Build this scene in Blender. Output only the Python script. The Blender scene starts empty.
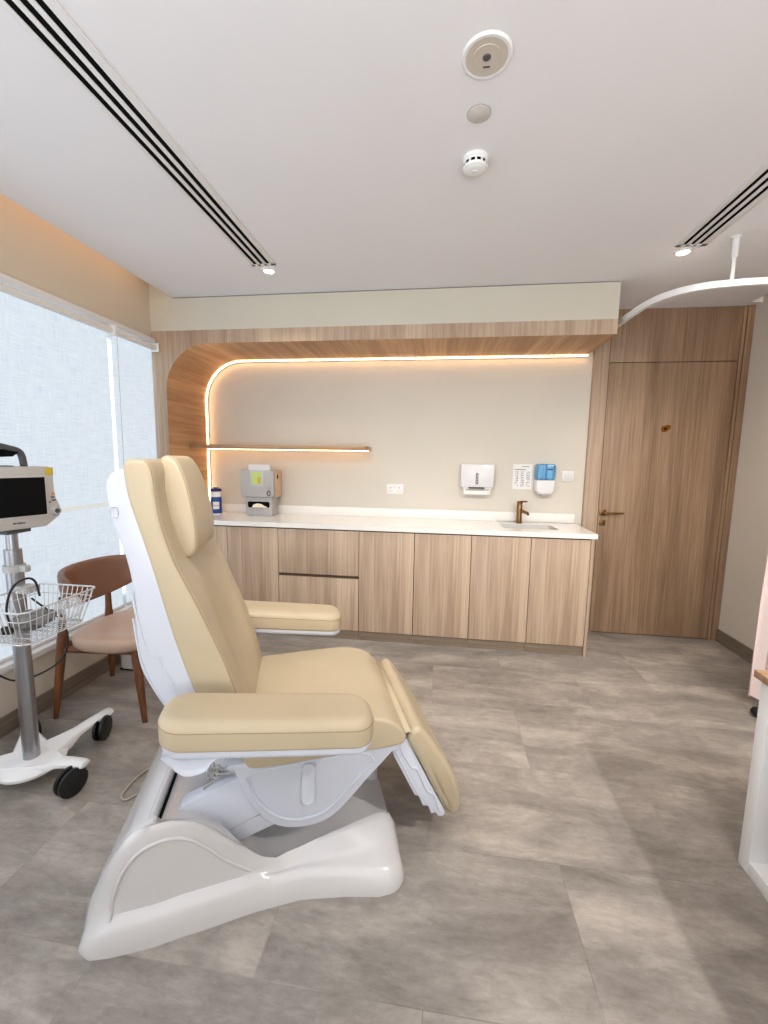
import bpy, bmesh, math, random
from mathutils import Vector, Matrix
random.seed(7)
PI = math.pi
scn = bpy.context.scene
COL = scn.collection

# ------------------------------------------------------------------ materials
def s2l(c):
    return tuple(((x/255)/12.92 if x/255 <= .04045 else ((x/255+.055)/1.055)**2.4) for x in c) + (1,)

def new_mat(name):
    m = bpy.data.materials.new(name); m.use_nodes = True
    nt = m.node_tree; b = nt.nodes['Principled BSDF']
    return m, nt, b

def N(nt, kind, **kw):
    n = nt.nodes.new(kind)
    for k, v in kw.items():
        if k in n.inputs: n.inputs[k].default_value = v
        else: setattr(n, k, v)
    return n

def coords(nt, scale=(1, 1, 1), rot=(0, 0, 0), loc=(0, 0, 0)):
    g = nt.nodes.new('ShaderNodeTexCoord'); mp = nt.nodes.new('ShaderNodeMapping')
    mp.inputs['Scale'].default_value = scale; mp.inputs['Rotation'].default_value = rot
    mp.inputs['Location'].default_value = loc
    nt.links.new(g.outputs['Object'], mp.inputs['Vector'])
    return mp.outputs['Vector']

def ramp(nt, fac, stops):
    r = nt.nodes.new('ShaderNodeValToRGB')
    e = r.color_ramp.elements
    while len(e) < len(stops): e.new(.5)
    for i, (p, c) in enumerate(stops):
        e[i].position = p; e[i].color = c
    nt.links.new(fac, r.inputs['Fac'])
    return r.outputs['Color']

def bump(nt, b, h, strength=.1, dist=.01):
    bp = nt.nodes.new('ShaderNodeBump'); bp.inputs['Strength'].default_value = strength
    bp.inputs['Distance'].default_value = dist
    nt.links.new(h, bp.inputs['Height']); nt.links.new(bp.outputs['Normal'], b.inputs['Normal'])

def plain(name, rgb, rough=.5, metal=0, var=.04, scale=40, bmp=0, spec=.5, coat=0):
    """soft procedural tint: colour wobbles a little with noise"""
    m, nt, b = new_mat(name)
    v = coords(nt); n = N(nt, 'ShaderNodeTexNoise', Scale=scale, Detail=3.0)
    nt.links.new(v, n.inputs['Vector'])
    c = s2l(rgb)
    lo = tuple(x*(1-var) for x in c[:3])+(1,); hi = tuple(min(1, x*(1+var)) for x in c[:3])+(1,)
    nt.links.new(ramp(nt, n.outputs['Fac'], [(.3, lo), (.7, hi)]), b.inputs['Base Color'])
    b.inputs['Roughness'].default_value = rough; b.inputs['Metallic'].default_value = metal
    b.inputs['Specular IOR Level'].default_value = spec
    if coat: b.inputs['Coat Weight'].default_value = coat; b.inputs['Coat Roughness'].default_value = .1
    if bmp: bump(nt, b, n.outputs['Fac'], bmp, .002)
    return m

def emit(name, rgb, strength, base=None):
    m, nt, b = new_mat(name)
    c = s2l(rgb)
    b.inputs['Base Color'].default_value = s2l(base) if base else c
    b.inputs['Emission Color'].default_value = c
    b.inputs['Emission Strength'].default_value = strength
    return m

def wood(name, light, dark, axis='z', rough=.45, fine=1.0, spread=.5, contrast=1.0):
    m, nt, b = new_mat(name)
    def sc(a, l): return {'z': (a, a, l), 'x': (l, a, a), 'y': (a, l, a)}[axis]
    v1 = coords(nt, sc(9*fine, .55)); v2 = coords(nt, sc(75*fine, 1.6)); v3 = coords(nt, sc(260*fine, 7))
    n1 = N(nt, 'ShaderNodeTexNoise', Scale=1.0, Detail=4.0, Distortion=.6)
    n2 = N(nt, 'ShaderNodeTexNoise', Scale=1.0, Detail=3.0, Distortion=.2)
    n3 = N(nt, 'ShaderNodeTexNoise', Scale=1.0, Detail=2.0)
    for v, n in ((v1, n1), (v2, n2), (v3, n3)): nt.links.new(v, n.inputs['Vector'])
    m1 = N(nt, 'ShaderNodeMath', operation='MULTIPLY_ADD'); m1.inputs[1].default_value = .45*contrast
    nt.links.new(n2.outputs['Fac'], m1.inputs[0])
    m0 = N(nt, 'ShaderNodeMath', operation='MULTIPLY'); m0.inputs[1].default_value = .6*contrast
    nt.links.new(n1.outputs['Fac'], m0.inputs[0]); nt.links.new(m0.outputs[0], m1.inputs[2])
    m2 = N(nt, 'ShaderNodeMath', operation='MULTIPLY_ADD'); m2.inputs[1].default_value = .2*contrast
    nt.links.new(n3.outputs['Fac'], m2.inputs[0]); nt.links.new(m1.outputs[0], m2.inputs[2])
    cx = .625*contrast
    cl, cd = s2l(light), s2l(dark)
    mid = tuple((a+b_)/2 for a, b_ in zip(cl, cd))
    nt.links.new(ramp(nt, m2.outputs[0], [(max(0, cx-.16*spread/.5), cd), (cx, mid), (min(1, cx+.14*spread/.5), cl)]), b.inputs['Base Color'])
    b.inputs['Roughness'].default_value = rough
    bump(nt, b, m2.outputs[0], .08, .002)
    return m

def leather(name, rgb, rough=.42):
    m, nt, b = new_mat(name)
    v = coords(nt)
    n = N(nt, 'ShaderNodeTexVoronoi', Scale=420.0); n2 = N(nt, 'ShaderNodeTexNoise', Scale=5.0, Detail=3.0)
    nt.links.new(v, n.inputs['Vector']); nt.links.new(v, n2.inputs['Vector'])
    c = s2l(rgb)
    nt.links.new(ramp(nt, n2.outputs['Fac'], [(.3, tuple(x*.95 for x in c[:3])+(1,)), (.7, tuple(min(1, x*1.04) for x in c[:3])+(1,))]), b.inputs['Base Color'])
    b.inputs['Roughness'].default_value = rough
    bump(nt, b, n.outputs['Distance'], .12, .0006)
    return m

M = {}
M['wall'] = plain('wall paint warm', (214, 208, 197), .8, var=.015, scale=3, bmp=.02)
M['bulk'] = plain('bulkhead paint', (205, 200, 186), .8, var=.012, scale=3)
M['ceil'] = plain('ceiling paint', (234, 233, 236), .85, var=.012, scale=2)
M['leftwall'] = plain('window wall paint', (206, 194, 176), .8, var=.02, scale=3)
M['sillwall'] = plain('sill wall paint', (206, 196, 182), .8, var=.02, scale=3)
M['white'] = plain('white gloss plastic', (224, 224, 226), .28, var=.01, coat=.2)
M['whitepaint'] = plain('white powder coat', (232, 232, 232), .4, var=.01)
M['shell'] = plain('chair white shell', (204, 208, 219), .32, var=.012, scale=8)
M['basewhite'] = plain('chair base gelcoat', (208, 205, 205), .22, var=.02, scale=6, coat=.5)
M['cream'] = leather('cream upholstery', (189, 173, 145))
M['seam'] = plain('seam thread', (160, 138, 106), .7)
M['brown'] = leather('brown leather', (126, 88, 68), .4)
M['tan'] = leather('tan seat leather', (184, 156, 136), .42)
M['walnut'] = wood('walnut legs', (128, 80, 46), (84, 48, 25), 'z', .4, 3)
M['oak_v'] = wood('oak laminate vertical', (198, 175, 152), (156, 131, 110), 'z', .5, 1.0)
M['oak_door'] = wood('oak door laminate', (172, 143, 115), (120, 93, 71), 'z', .48, 1.0, .55)
M['oak_x'] = wood('oak laminate horizontal', (190, 158, 124), (146, 112, 82), 'x', .5, 1.0)
M['oak_y'] = wood('oak niche lining', (198, 158, 118), (150, 108, 74), 'y', .5, .8)
M['skirt'] = wood('grey wood skirting', (140, 128, 116), (98, 88, 79), 'y', .5, 1.0)
M['skirtx'] = wood('cabinet plinth', (142, 126, 108), (104, 90, 76), 'x', .5, 1.0)
M['quartz'] = plain('white quartz', (238, 236, 232), .18, var=.015, scale=60, coat=.3)
M['gripm'] = plain('grip recess', (198, 202, 212), .5)
M['dark'] = plain('matte black', (9, 9, 10), .9, spec=.1)
M['black'] = plain('black rubber', (14, 14, 15), .45)
M['gap'] = plain('dark reveal', (84, 66, 52), .7)
M['dkgrey'] = plain('dark grey plastic', (74, 74, 76), .45)
M['grey'] = plain('grey plastic', (176, 174, 172), .45, var=.02)
M['monitor'] = plain('monitor housing', (188, 182, 174), .45, var=.02)
M['screen'] = plain('dark glass screen', (5, 5, 6), .3, spec=.15)
M['alu'] = plain('brushed aluminium', (168, 168, 172), .3, 1.0, var=.05, scale=120)
M['wire'] = plain('coated wire', (205, 205, 205), .35, .3)
M['bronze'] = plain('brushed bronze', (138, 104, 66), .32, .9)
M['brass'] = plain('polished brass', (190, 128, 54), .25, 1.0)
M['yellow'] = plain('yellow label', (196, 170, 36), .5)
M['orange'] = plain('orange mark', (220, 140, 40), .5)
M['green'] = plain('green label', (188, 206, 120), .5)
M['blue'] = plain('blue label', (22, 66, 140), .35)
M['navy'] = plain('navy lid', (32, 34, 104), .35)
M['paper'] = plain('white paper', (236, 235, 234), .8, var=.01)
M['print'] = plain('printed grey ink', (96, 98, 110), .8)
M['cloth'] = plain('crumpled grey cloth', (116, 114, 112), .9, var=.2, scale=25, bmp=.4)
M['speaker'] = plain('speaker grille', (200, 190, 178), .6, var=.06, scale=400)
M['sinkm'] = plain('sink ceramic', (206, 204, 202), .2)
M['tissue'] = plain('tissue paper', (238, 226, 205), .9, var=.05)
M['curtain'] = plain('pale pink curtain', (232, 216, 212), .8, var=.03, scale=60)
M['led'] = emit('warm led strip', (255, 202, 142), 24)
M['led_shelf'] = emit('warm shelf led', (255, 202, 146), 10)
M['lamp'] = emit('downlight disc', (255, 240, 222), 14)

# transparent blue dispenser cover
m, nt, b = new_mat('translucent blue plastic')
b.inputs['Base Color'].default_value = s2l((92, 160, 208)); b.inputs['Roughness'].default_value = .15
v = coords(nt, (60, 60, 3)); w = N(nt, 'ShaderNodeTexNoise', Scale=1.0); nt.links.new(v, w.inputs['Vector'])
nt.links.new(ramp(nt, w.outputs['Fac'], [(.35, s2l((46, 112, 172))), (.65, s2l((118, 180, 218)))]), b.inputs['Base Color'])
M['bluecover'] = m
# glass pane
m, nt, b = new_mat('window glass')
b.inputs['Base Color'].default_value = (.9, .95, 1, 1); b.inputs['Roughness'].default_value = .02
b.inputs['Transmission Weight'].default_value = 1; b.inputs['IOR'].default_value = 1.1
M['glass'] = m
# clear plastic
m, nt, b = new_mat('clear plastic bag')
b.inputs['Base Color'].default_value = (.93, .95, .98, 1); b.inputs['Roughness'].default_value = .25
b.inputs['Alpha'].default_value = .35
M['clear'] = m

BLE = .83
# fabric of the roller blinds; its own glow stands in for daylight behind it
def blind_mat():
    m, nt, b = new_mat('roller blind fabric')
    vx = coords(nt, (4, 9, 420)); vy = coords(nt, (4, 420, 9)); vb = coords(nt, (.7, .7, .7))
    a = N(nt, 'ShaderNodeTexNoise', Scale=1.0, Detail=2.0); c = N(nt, 'ShaderNodeTexNoise', Scale=1.0, Detail=2.0)
    d = N(nt, 'ShaderNodeTexNoise', Scale=1.6, Detail=2.0)
    nt.links.new(vx, a.inputs['Vector']); nt.links.new(vy, c.inputs['Vector']); nt.links.new(vb, d.inputs['Vector'])
    s = N(nt, 'ShaderNodeMath', operation='ADD'); nt.links.new(a.outputs['Fac'], s.inputs[0]); nt.links.new(c.outputs['Fac'], s.inputs[1])
    h = N(nt, 'ShaderNodeMath', operation='MULTIPLY'); h.inputs[1].default_value = .5; nt.links.new(s.outputs[0], h.inputs[0])
    col = ramp(nt, h.outputs[0], [(.36, s2l((196, 214, 232))), (.5, s2l((220, 234, 246))), (.64, s2l((238, 246, 252)))])
    nt.links.new(col, b.inputs['Emission Color'])
    b.inputs['Base Color'].default_value = s2l((120, 122, 124)); b.inputs['Roughness'].default_value = .9
    b.inputs['Emission Strength'].default_value = BLE
    bump(nt, b, h.outputs[0], .15, .001)
    return m
M['blind'] = blind_mat()
m, nt, b = new_mat('daylight seen past blind')
v = coords(nt); n_ = N(nt, 'ShaderNodeTexNoise', Scale=1.2); nt.links.new(v, n_.inputs['Vector'])
nt.links.new(ramp(nt, n_.outputs['Fac'], [(.3, s2l((225, 238, 250))), (.7, s2l((245, 250, 255)))]), b.inputs['Emission Color'])
b.inputs['Emission Strength'].default_value = 1.3
M['sky'] = m

# stone look floor
def floor_mat():
    m, nt, b = new_mat('stone look vinyl tiles')
    v = coords(nt)
    br = N(nt, 'ShaderNodeTexBrick'); br.offset = .5
    br.inputs['Color1'].default_value = (.0, .0, .0, 1); br.inputs['Color2'].default_value = (1, 1, 1, 1); br.inputs['Mortar'].default_value = (.5, .5, .5, 1)
    br.inputs['Scale'].default_value = 1.0; br.inputs['Mortar Size'].default_value = .0018; br.inputs['Mortar Smooth'].default_value = .3
    br.inputs['Brick Width'].default_value = .92; br.inputs['Row Height'].default_value = .46
    nt.links.new(v, br.inputs['Vector'])
    vs = coords(nt, (2.2, 6.5, 1))
    off = N(nt, 'ShaderNodeVectorMath', operation='MULTIPLY_ADD')
    off.inputs[1].default_value = (9, 9, 9); nt.links.new(br.outputs['Color'], off.inputs[0]); nt.links.new(vs, off.inputs[2])
    n1 = N(nt, 'ShaderNodeTexNoise', Scale=1.0, Detail=8.0, Roughness=.62, Distortion=.5); nt.links.new(off.outputs[0], n1.inputs['Vector'])
    vf = coords(nt, (16, 44, 1)); n2 = N(nt, 'ShaderNodeTexNoise', Scale=1.0, Detail=9.0, Roughness=.78, Distortion=.4); nt.links.new(vf, n2.inputs['Vector'])
    n2c = N(nt, 'ShaderNodeMapRange'); n2c.inputs['From Min'].default_value = .3; n2c.inputs['From Max'].default_value = .7; nt.links.new(n2.outputs['Fac'], n2c.inputs['Value'])
    vl = coords(nt, (1.3, 1.3, 1)); n3 = N(nt, 'ShaderNodeTexNoise', Scale=1.0, Detail=4.0); nt.links.new(vl, n3.inputs['Vector'])
    c1 = ramp(nt, n1.outputs['Fac'], [(.30, s2l((120, 113, 107))), (.5, s2l((144, 137, 130))), (.70, s2l((175, 166, 157)))])
    mx = nt.nodes.new('ShaderNodeMix'); mx.data_type = 'RGBA'; mx.blend_type = 'SOFT_LIGHT'; mx.inputs[0].default_value = .32
    nt.links.new(c1, mx.inputs[6]); nt.links.new(n2c.outputs['Result'], mx.inputs[7])
    mx2 = nt.nodes.new('ShaderNodeMix'); mx2.data_type = 'RGBA'; mx2.blend_type = 'SOFT_LIGHT'; mx2.inputs[0].default_value = .35
    nt.links.new(mx.outputs[2], mx2.inputs[6]); nt.links.new(n3.outputs['Fac'], mx2.inputs[7])
    mo = nt.nodes.new('ShaderNodeMix'); mo.data_type = 'RGBA'; mo.blend_type = 'MULTIPLY'
    f = N(nt, 'ShaderNodeMath', operation='MULTIPLY'); f.inputs[1].default_value = .2; nt.links.new(br.outputs['Fac'], f.inputs[0])
    nt.links.new(f.outputs[0], mo.inputs[0]); nt.links.new(mx2.outputs[2], mo.inputs[6]); mo.inputs[7].default_value = (.35, .33, .3, 1)
    nt.links.new(mo.outputs[2], b.inputs['Base Color'])
    r = N(nt, 'ShaderNodeMapRange'); r.inputs['To Min'].default_value = .34; r.inputs['To Max'].default_value = .62
    nt.links.new(n2.outputs['Fac'], r.inputs['Value']); nt.links.new(r.outputs['Result'], b.inputs['Roughness'])
    bump(nt, b, n2.outputs['Fac'], .18, .002)
    return m
M['floor'] = floor_mat()

# ------------------------------------------------------------------ object helpers
def finish(bm, name, mat, parent=None, smooth=35):
    bmesh.ops.recalc_face_normals(bm, faces=bm.faces)
    me = bpy.data.meshes.new(name); bm.to_mesh(me); bm.free()
    if mat is not None:
        for mm in (mat if isinstance(mat, (list, tuple)) else [mat]): me.materials.append(mm)
    me.polygons.foreach_set('use_smooth', [True]*len(me.polygons))
    me.set_sharp_from_angle(angle=math.radians(smooth))
    o = bpy.data.objects.new(name, me); COL.objects.link(o)
    if parent is not None: o.parent = parent
    return o

def thing(name, label, cat, loc=(0, 0, 0), rz=0, group=None):
    o = bpy.data.objects.new(name, None); COL.objects.link(o)
    o.empty_display_size = .1
    o.location = loc; o.rotation_euler = (0, 0, rz)
    o['label'] = label; o['category'] = cat
    if group: o['group'] = group
    return o

def tag(o, label, cat, group=None):
    o['label'] = label; o['category'] = cat
    if group: o['group'] = group
    return o

def struct(bm, name, mat, parent=None, smooth=35):
    o = finish(bm, name, mat, parent, smooth)
    if parent is None: o['kind'] = 'structure'
    return o

def local(bm, root):
    """shift a mesh laid out in room coordinates into the frame of its thing"""
    L = Matrix.Translation(root.location) @ Matrix.Rotation(root.rotation_euler.z, 4, 'Z')
    bmesh.ops.transform(bm, matrix=L.inverted(), verts=bm.verts)
    return bm

def box(bm, x0, x1, y0, y1, z0, z1, bev=0, seg=2):
    r = bmesh.ops.create_cube(bm, size=1.0)
    vs = r['verts']
    for v in vs:
        v.co = Vector((x0 if v.co.x < 0 else x1, y0 if v.co.y < 0 else y1, z0 if v.co.z < 0 else z1))
    if bev:
        es = list({e for v in vs for e in v.link_edges})
        bmesh.ops.bevel(bm, geom=es, offset=bev, segments=seg, affect='EDGES', profile=.5, clamp_overlap=True)
    return bm

def B(*a, **k): return box(bmesh.new(), *a, **k)

def crom(pts, n=6, closed=False):
    P = [Vector(p) for p in pts]; out = []
    L = len(P)
    rng = range(L if closed else L-1)
    for i in rng:
        p1, p2 = P[i], P[(i+1) % L]
        p0 = P[(i-1) % L] if closed or i > 0 else p1*2-p2
        p3 = P[(i+2) % L] if closed or i+2 < L else p2*2-p1
        for k in range(n):
            t = k/n
            out.append(.5*((2*p1)+(p2-p0)*t+(2*p0-5*p1+4*p2-p3)*t*t+(-p0+3*p1-3*p2+p3)*t**3))
    if not closed: out.append(P[-1])
    return out

def tube(bm, pts, r, seg=8, closed=False, cap=True, scale=(1, 1)):
    P = [Vector(p) for p in pts]; n = len(P)
    rad = r if isinstance(r, (list, tuple)) else [r]*n
    rings = []
    prev = None
    for i in range(n):
        if closed: t = P[(i+1) % n]-P[i-1]
        else: t = P[min(i+1, n-1)]-P[max(i-1, 0)]
        t.normalize()
        if prev is None:
            ref = Vector((0, 0, 1)) if abs(t.z) < .9 else Vector((1, 0, 0))
            a = t.cross(ref).normalized()
        else:
            a = (prev-t*prev.dot(t)).normalized()
        prev = a; b = t.cross(a)
        rings.append([bm.verts.new(P[i]+a*math.cos(2*PI*k/seg)*rad[i]*scale[0]+b*math.sin(2*PI*k/seg)*rad[i]*scale[1]) for k in range(seg)])
    for i in range(n if closed else n-1):
        A, C = rings[i], rings[(i+1) % n]
        for k in range(seg): bm.faces.new((A[k], A[(k+1) % seg], C[(k+1) % seg], C[k]))
    if cap and not closed:
        bm.faces.new(rings[0]); bm.faces.new(rings[-1])
    return bm

def T(pts, r, seg=8, **k): return tube(bmesh.new(), pts, r, seg, **k)

def lathe(bm, prof, seg=32, origin=(0, 0, 0), axis='z'):
    """prof: (radius, height) pairs"""
    o = Vector(origin); rings = []
    def P(r, h, a):
        c, s = r*math.cos(a), r*math.sin(a)
        return o+Vector({'z': (c, s, h), 'y': (c, h, s), 'x': (h, c, s)}[axis])
    for r, h in prof:
        if r < 1e-6: rings.append([bm.verts.new(P(0, h, 0))])
        else: rings.append([bm.verts.new(P(r, h, 2*PI*k/seg)) for k in range(seg)])
    for A, C in zip(rings, rings[1:]):
        for k in range(seg):
            k2 = (k+1) % seg
            if len(A) == 1 and len(C) == 1: continue
            if len(A) == 1: bm.faces.new((A[0], C[k], C[k2]))
            elif len(C) == 1: bm.faces.new((A[k], A[k2], C[0]))
            else: bm.faces.new((A[k], A[k2], C[k2], C[k]))
    return bm

def LA(*a, **k): return lathe(bmesh.new(), *a, **k)

def loft(bm, secs, cap=True, closed=True):
    rings = [[bm.verts.new(p) for p in s] for s in secs]
    n = len(rings[0])
    for A, C in zip(rings, rings[1:]):
        for k in range(n if closed else n-1):
            bm.faces.new((A[k], A[(k+1) % n], C[(k+1) % n], C[k]))
    if cap:
        bm.faces.new(rings[0]); bm.faces.new(rings[-1])
    return bm

def inset2d(P, d):
    """move a closed outline inwards by d"""
    n = len(P); area = sum(P[i][0]*P[(i+1) % n][1]-P[(i+1) % n][0]*P[i][1] for i in range(n))
    sg = 1 if area > 0 else -1
    out = []
    for i in range(n):
        a, b, c = P[i-1], P[i], P[(i+1) % n]
        e1 = Vector((b[0]-a[0], b[1]-a[1])); e2 = Vector((c[0]-b[0], c[1]-b[1]))
        if e1.length < 1e-9: e1 = e2.copy()
        if e2.length < 1e-9: e2 = e1.copy()
        e1.normalize(); e2.normalize()
        nn = Vector((-(e1.y+e2.y), e1.x+e2.x))
        if nn.length < 1e-6: nn = Vector((-e1.y, e1.x))
        nn.normalize()
        out.append((b[0]+sg*nn.x*d, b[1]+sg*nn.y*d))
    return out

def pad(bm, outline, a0, a1, r=.02, plane='xz', steps=5, r0=None, r1=None):
    """cushion: smooth 2D outline swept from a0 to a1 with rounded rims"""
    r0 = r if r0 is None else r0; r1 = r if r1 is None else r1
    secs = []
    def put(P, a):
        if plane == 'xz': return [Vector((p[0], a, p[1])) for p in P]
        if plane == 'xy': return [Vector((p[0], p[1], a)) for p in P]
        return [Vector((a, p[0], p[1])) for p in P]
    for k in range(steps+1):
        t = k/steps*PI/2
        secs.append(put(inset2d(outline, r0*(1-math.sin(t))), a0+r0*(1-math.cos(t))))
    for k in range(steps, -1, -1):
        t = k/steps*PI/2
        secs.append(put(inset2d(outline, r1*(1-math.sin(t))), a1-r1*(1-math.cos(t))))
    return loft(bm, secs)

def rrect(x0, x1, y0, y1, r, n=6):
    out = []
    for cx, cy, a0 in ((x1-r, y1-r, 0), (x0+r, y1-r, 90), (x0+r, y0+r, 180), (x1-r, y0+r, 270)):
        for k in range(n+1):
            a = math.radians(a0+90*k/n); out.append((cx+r*math.cos(a), cy+r*math.sin(a)))
    return out

def poly(bm, P, a0, a1, plane='xz', bev=0):
    """sharp prism of a 2D outline"""
    def put(a):
        if plane == 'xz': return [Vector((p[0], a, p[1])) for p in P]
        if plane == 'xy': return [Vector((p[0], p[1], a)) for p in P]
        return [Vector((a, p[0], p[1])) for p in P]
    return loft(bm, [put(a0), put(a1)]) if not bev else pad(bm, P, a0, a1, bev, plane, 2)

def copy_tree(o, parent=None):
    c = o.copy(); COL.objects.link(c)
    if parent is not None: c.parent = parent
    for ch in [x for x in bpy.data.objects if x.parent == o]:
        copy_tree(ch, c)
    return c

# ------------------------------------------------------------------ camera
CF, CYAW, CPIT, CROLL, CH = 416.5, .1306, -.1203, .0154, 1.407
fwd = Vector((-math.sin(CYAW)*math.cos(CPIT), math.cos(CYAW)*math.cos(CPIT), math.sin(CPIT)))
rt = Vector((math.cos(CYAW), math.sin(CYAW), 0)); upv = rt.cross(fwd)
R_ = rt*math.cos(CROLL)+upv*math.sin(CROLL); U_ = -rt*math.sin(CROLL)+upv*math.cos(CROLL)
cd = bpy.data.cameras.new('camera'); cam = bpy.data.objects.new('camera', cd); COL.objects.link(cam)
mw = Matrix((R_, U_, -fwd)).transposed().to_4x4(); mw.translation = (0, 0, CH)
cam.matrix_world = mw
cd.sensor_fit = 'VERTICAL'; cd.sensor_height = 24; cd.lens = CF*24/1024
cd.shift_x = .15/1024; cd.shift_y = -1.9/1024
cd.clip_start = .02
scn.camera = cam

# ------------------------------------------------------------------ room shell
XL, XR, YB, YN, HC = -2.185, 2.263, 3.575, 3.012, 2.574   # window wall, right wall, far wall, niche front, ceiling
YR = -2.4                                                # wall behind the photographer
XE, XE2 = -2.003, 2.19                                   # ceiling edges at the light pockets
HK1, HK2 = 2.340, 2.245
struct(B(XL-.2, XR+.2, YR-.2, YB+.2, -.1, 0), 'floor', M['floor'])

bm = bmesh.new()
box(bm, XE, XE2, YR, YB, HC, HC+.06)
box(bm, XE2, XR+.1, 3.474, YB, HC, HC+.06)
box(bm, XL-.1, XR+.1, YR, YB+.1, HC+.2, HC+.24)
box(bm, XE, XE+.02, YR, YN, HC+.06, HC+.2)
box(bm, XE2-.02, XE2, YR, 3.474, HC+.06, HC+.2)
box(bm, XE2, XR+.1, 3.474, 3.5, HC+.06, HC+.2)
struct(bm, 'ceiling', M['ceil'])
struct(B(-2.3, XR+.15, YB, YB+.12, -.05, HC+.2), 'wall_back', M['wall'])
struct(B(XR, XR+.12, YR, YB, -.05, HC+.2), 'wall_right', M['wall'])
struct(B(XL-.12, XR+.12, YR-.12, YR, -.05, HC+.2), 'wall_rear', M['wall'])
# window wall: band above the glass, low wall under the sill, pier behind the niche
XS = -2.135
struct(B(XL-.12, XL, YR, YB, 2.285, HC+.2), 'wall_left', M['leftwall'])
struct(B(XL-.12, XS, YR, YN, -.05, .318), 'wall_left_low', M['sillwall'])
struct(B(XL-.12, XL, YN, YB, -.05, 2.285), 'wall_left_pier', M['wall'])
struct(B(XL-.10, XS+.018, YR, YN-.002, .318, .352, bev=.004), 'trim_sill', M['whitepaint'])
struct(B(XL-.01, XL+.035, YR, YN-.002, 2.25, 2.285, bev=.003), 'trim_head', M['whitepaint'])
# windows: frame with mullion, glass, daylight outside
wf = bmesh.new()
for y in (-2.38, -.5, 1.0, 2.575, 2.985): box(wf, XL-.10, XL-.055, y, y+.05, .35, 2.26, bev=.004)
box(wf, XL-.10, XL-.055, YR, YN, .35, .40); box(wf, XL-.10, XL-.055, YR, YN, 2.2, 2.26); box(wf, XL-.10, XL-.055, YR, YN, 1.07, 1.12)
w1 = struct(wf, 'window_1', M['whitepaint'])
g = finish(B(XL-.085, XL-.08, YR, YN, .36, 2.25), 'pane', M['glass'], w1)
struct(B(XL-.3, XL-.29, YR-.2, YN+.3, .0, 2.6), 'trim_daylight', M['sky'])
# skirting
struct(B(XS, XS+.014, YR, YN-.0, 0, .098, bev=.003), 'baseboard_left', M['skirt'])
struct(B(XR-.014, XR, YR, YB-.035, 0, .098, bev=.003), 'baseboard_right', M['skirt'])
# shadow gap where the bulkhead meets the ceiling
struct(B(XL, 1.122, YN, YB, HK1, HC-.006), 'trim_bulkhead', M['bulk'])
struct(B(XL, XE, YN+.0005, YB, HC-.006, HC+.2), 'trim_bulkhead_end', M['bulk'])
struct(B(XE, 1.118, YN+.008, YB, HC-.006, HC), 'trim_shadow_gap', M['gap'])

# ------------------------------------------------------------------ niche lining in oak with round corner
XI, RI = -2.08, .345      # inner face, corner radius
def arc_path(x_in, z_top, r, n=20, z_bot=.0, x_end=1.122):
    pts = [(x_in, z_bot)]
    cx, cz = x_in+r, z_top-r
    for k in range(n+1):
        a = PI-PI/2*k/n; pts.append((cx+r*math.cos(a), cz+r*math.sin(a)))
    pts.append((x_end, z_top)); return pts
inner = arc_path(XI, HK2, RI)
# soffit and jamb as one lining: front face in one grain, underside in another
outer = [(XL, 0)]+[(XL, HK1)]*1
bm = bmesh.new()
n = len(inner)
yf, yb = YN, YB
vin_f = [bm.verts.new((x, yf, z)) for x, z in inner]; vin_b = [bm.verts.new((x, yb, z)) for x, z in inner]
# outer boundary matched point by point
outp = []
for i, (x, z) in enumerate(inner):
    if i == 0: outp.append((XL, 0))
    elif i < n-1:
        k = i-1; t = k/20
        # project outwards on the rectangle corner
        if t <= .5: outp.append((XL, (HK2-RI)+(HK1-(HK2-RI))*min(1, t*2)))
        else: outp.append((XL+(XI+RI-XL)*((t-.5)*2), HK1))
    else: outp.append((1.122, HK1))
vo_f = [bm.verts.new((x, yf, z)) for x, z in outp]; vo_b = [bm.verts.new((x, yb, z)) for x, z in outp]
for i in range(n-1):
    f = bm.faces.new((vin_f[i], vin_f[i+1], vo_f[i+1], vo_f[i])); f.material_index = 0
    f = bm.faces.new((vin_f[i], vin_b[i], vin_b[i+1], vin_f[i+1])); f.material_index = 1
    bm.faces.new((vo_f[i], vo_f[i+1], vo_b[i+1], vo_b[i]))
    bm.faces.new((vin_b[i], vo_b[i], vo_b[i+1], vin_b[i+1]))
bm.faces.new((vin_f[-1], vin_b[-1], vo_b[-1], vo_f[-1])); bm.faces.new((vin_f[0], vo_f[0], vo_b[0], vin_b[0]))
M['oak_lin'] = wood('oak curved lining', (202, 160, 118), (156, 114, 78), 'y', .5, .9)
struct(bm, 'trim_niche', [M['oak_v'], M['oak_lin']])
# led profile following the inside of the arch along the far wall
def ribbon(path, y0, y1, th, name, mat, parent, off):
    bm = bmesh.new(); P = [Vector((x, 0, z)) for x, z in path]
    secs = []
    for i, p in enumerate(P):
        t = P[min(i+1, len(P)-1)]-P[max(i-1, 0)]; t.normalize()
        nrm = Vector((t.z, 0, -t.x))     # towards the opening
        a = p+nrm*off; b_ = p+nrm*(off+th)
        secs.append([Vector((a.x, y0, a.z)), Vector((a.x, y1, a.z)), Vector((b_.x, y1, b_.z)), Vector((b_.x, y0, b_.z))])
    loft(bm, secs); return finish(bm, name, mat, parent)
led_path = arc_path(XI, HK2, RI, z_bot=1.0)
lr = thing('led_light_strip', 'warm LED strip glowing along the curved top edge of the wood niche', 'light strip', (XI, YB, 1.0))
def shift(o, root):
    o.data.transform(Matrix.Translation(-Vector(root.location))); return o
shift(ribbon(led_path, YB-.022, YB-.012, .004, 'diffuser', M['led'], lr, .001), lr)
shift(ribbon(led_path, YB-.012, YB-.001, .010, 'profile', M['whitepaint'], lr, .001), lr)

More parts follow.
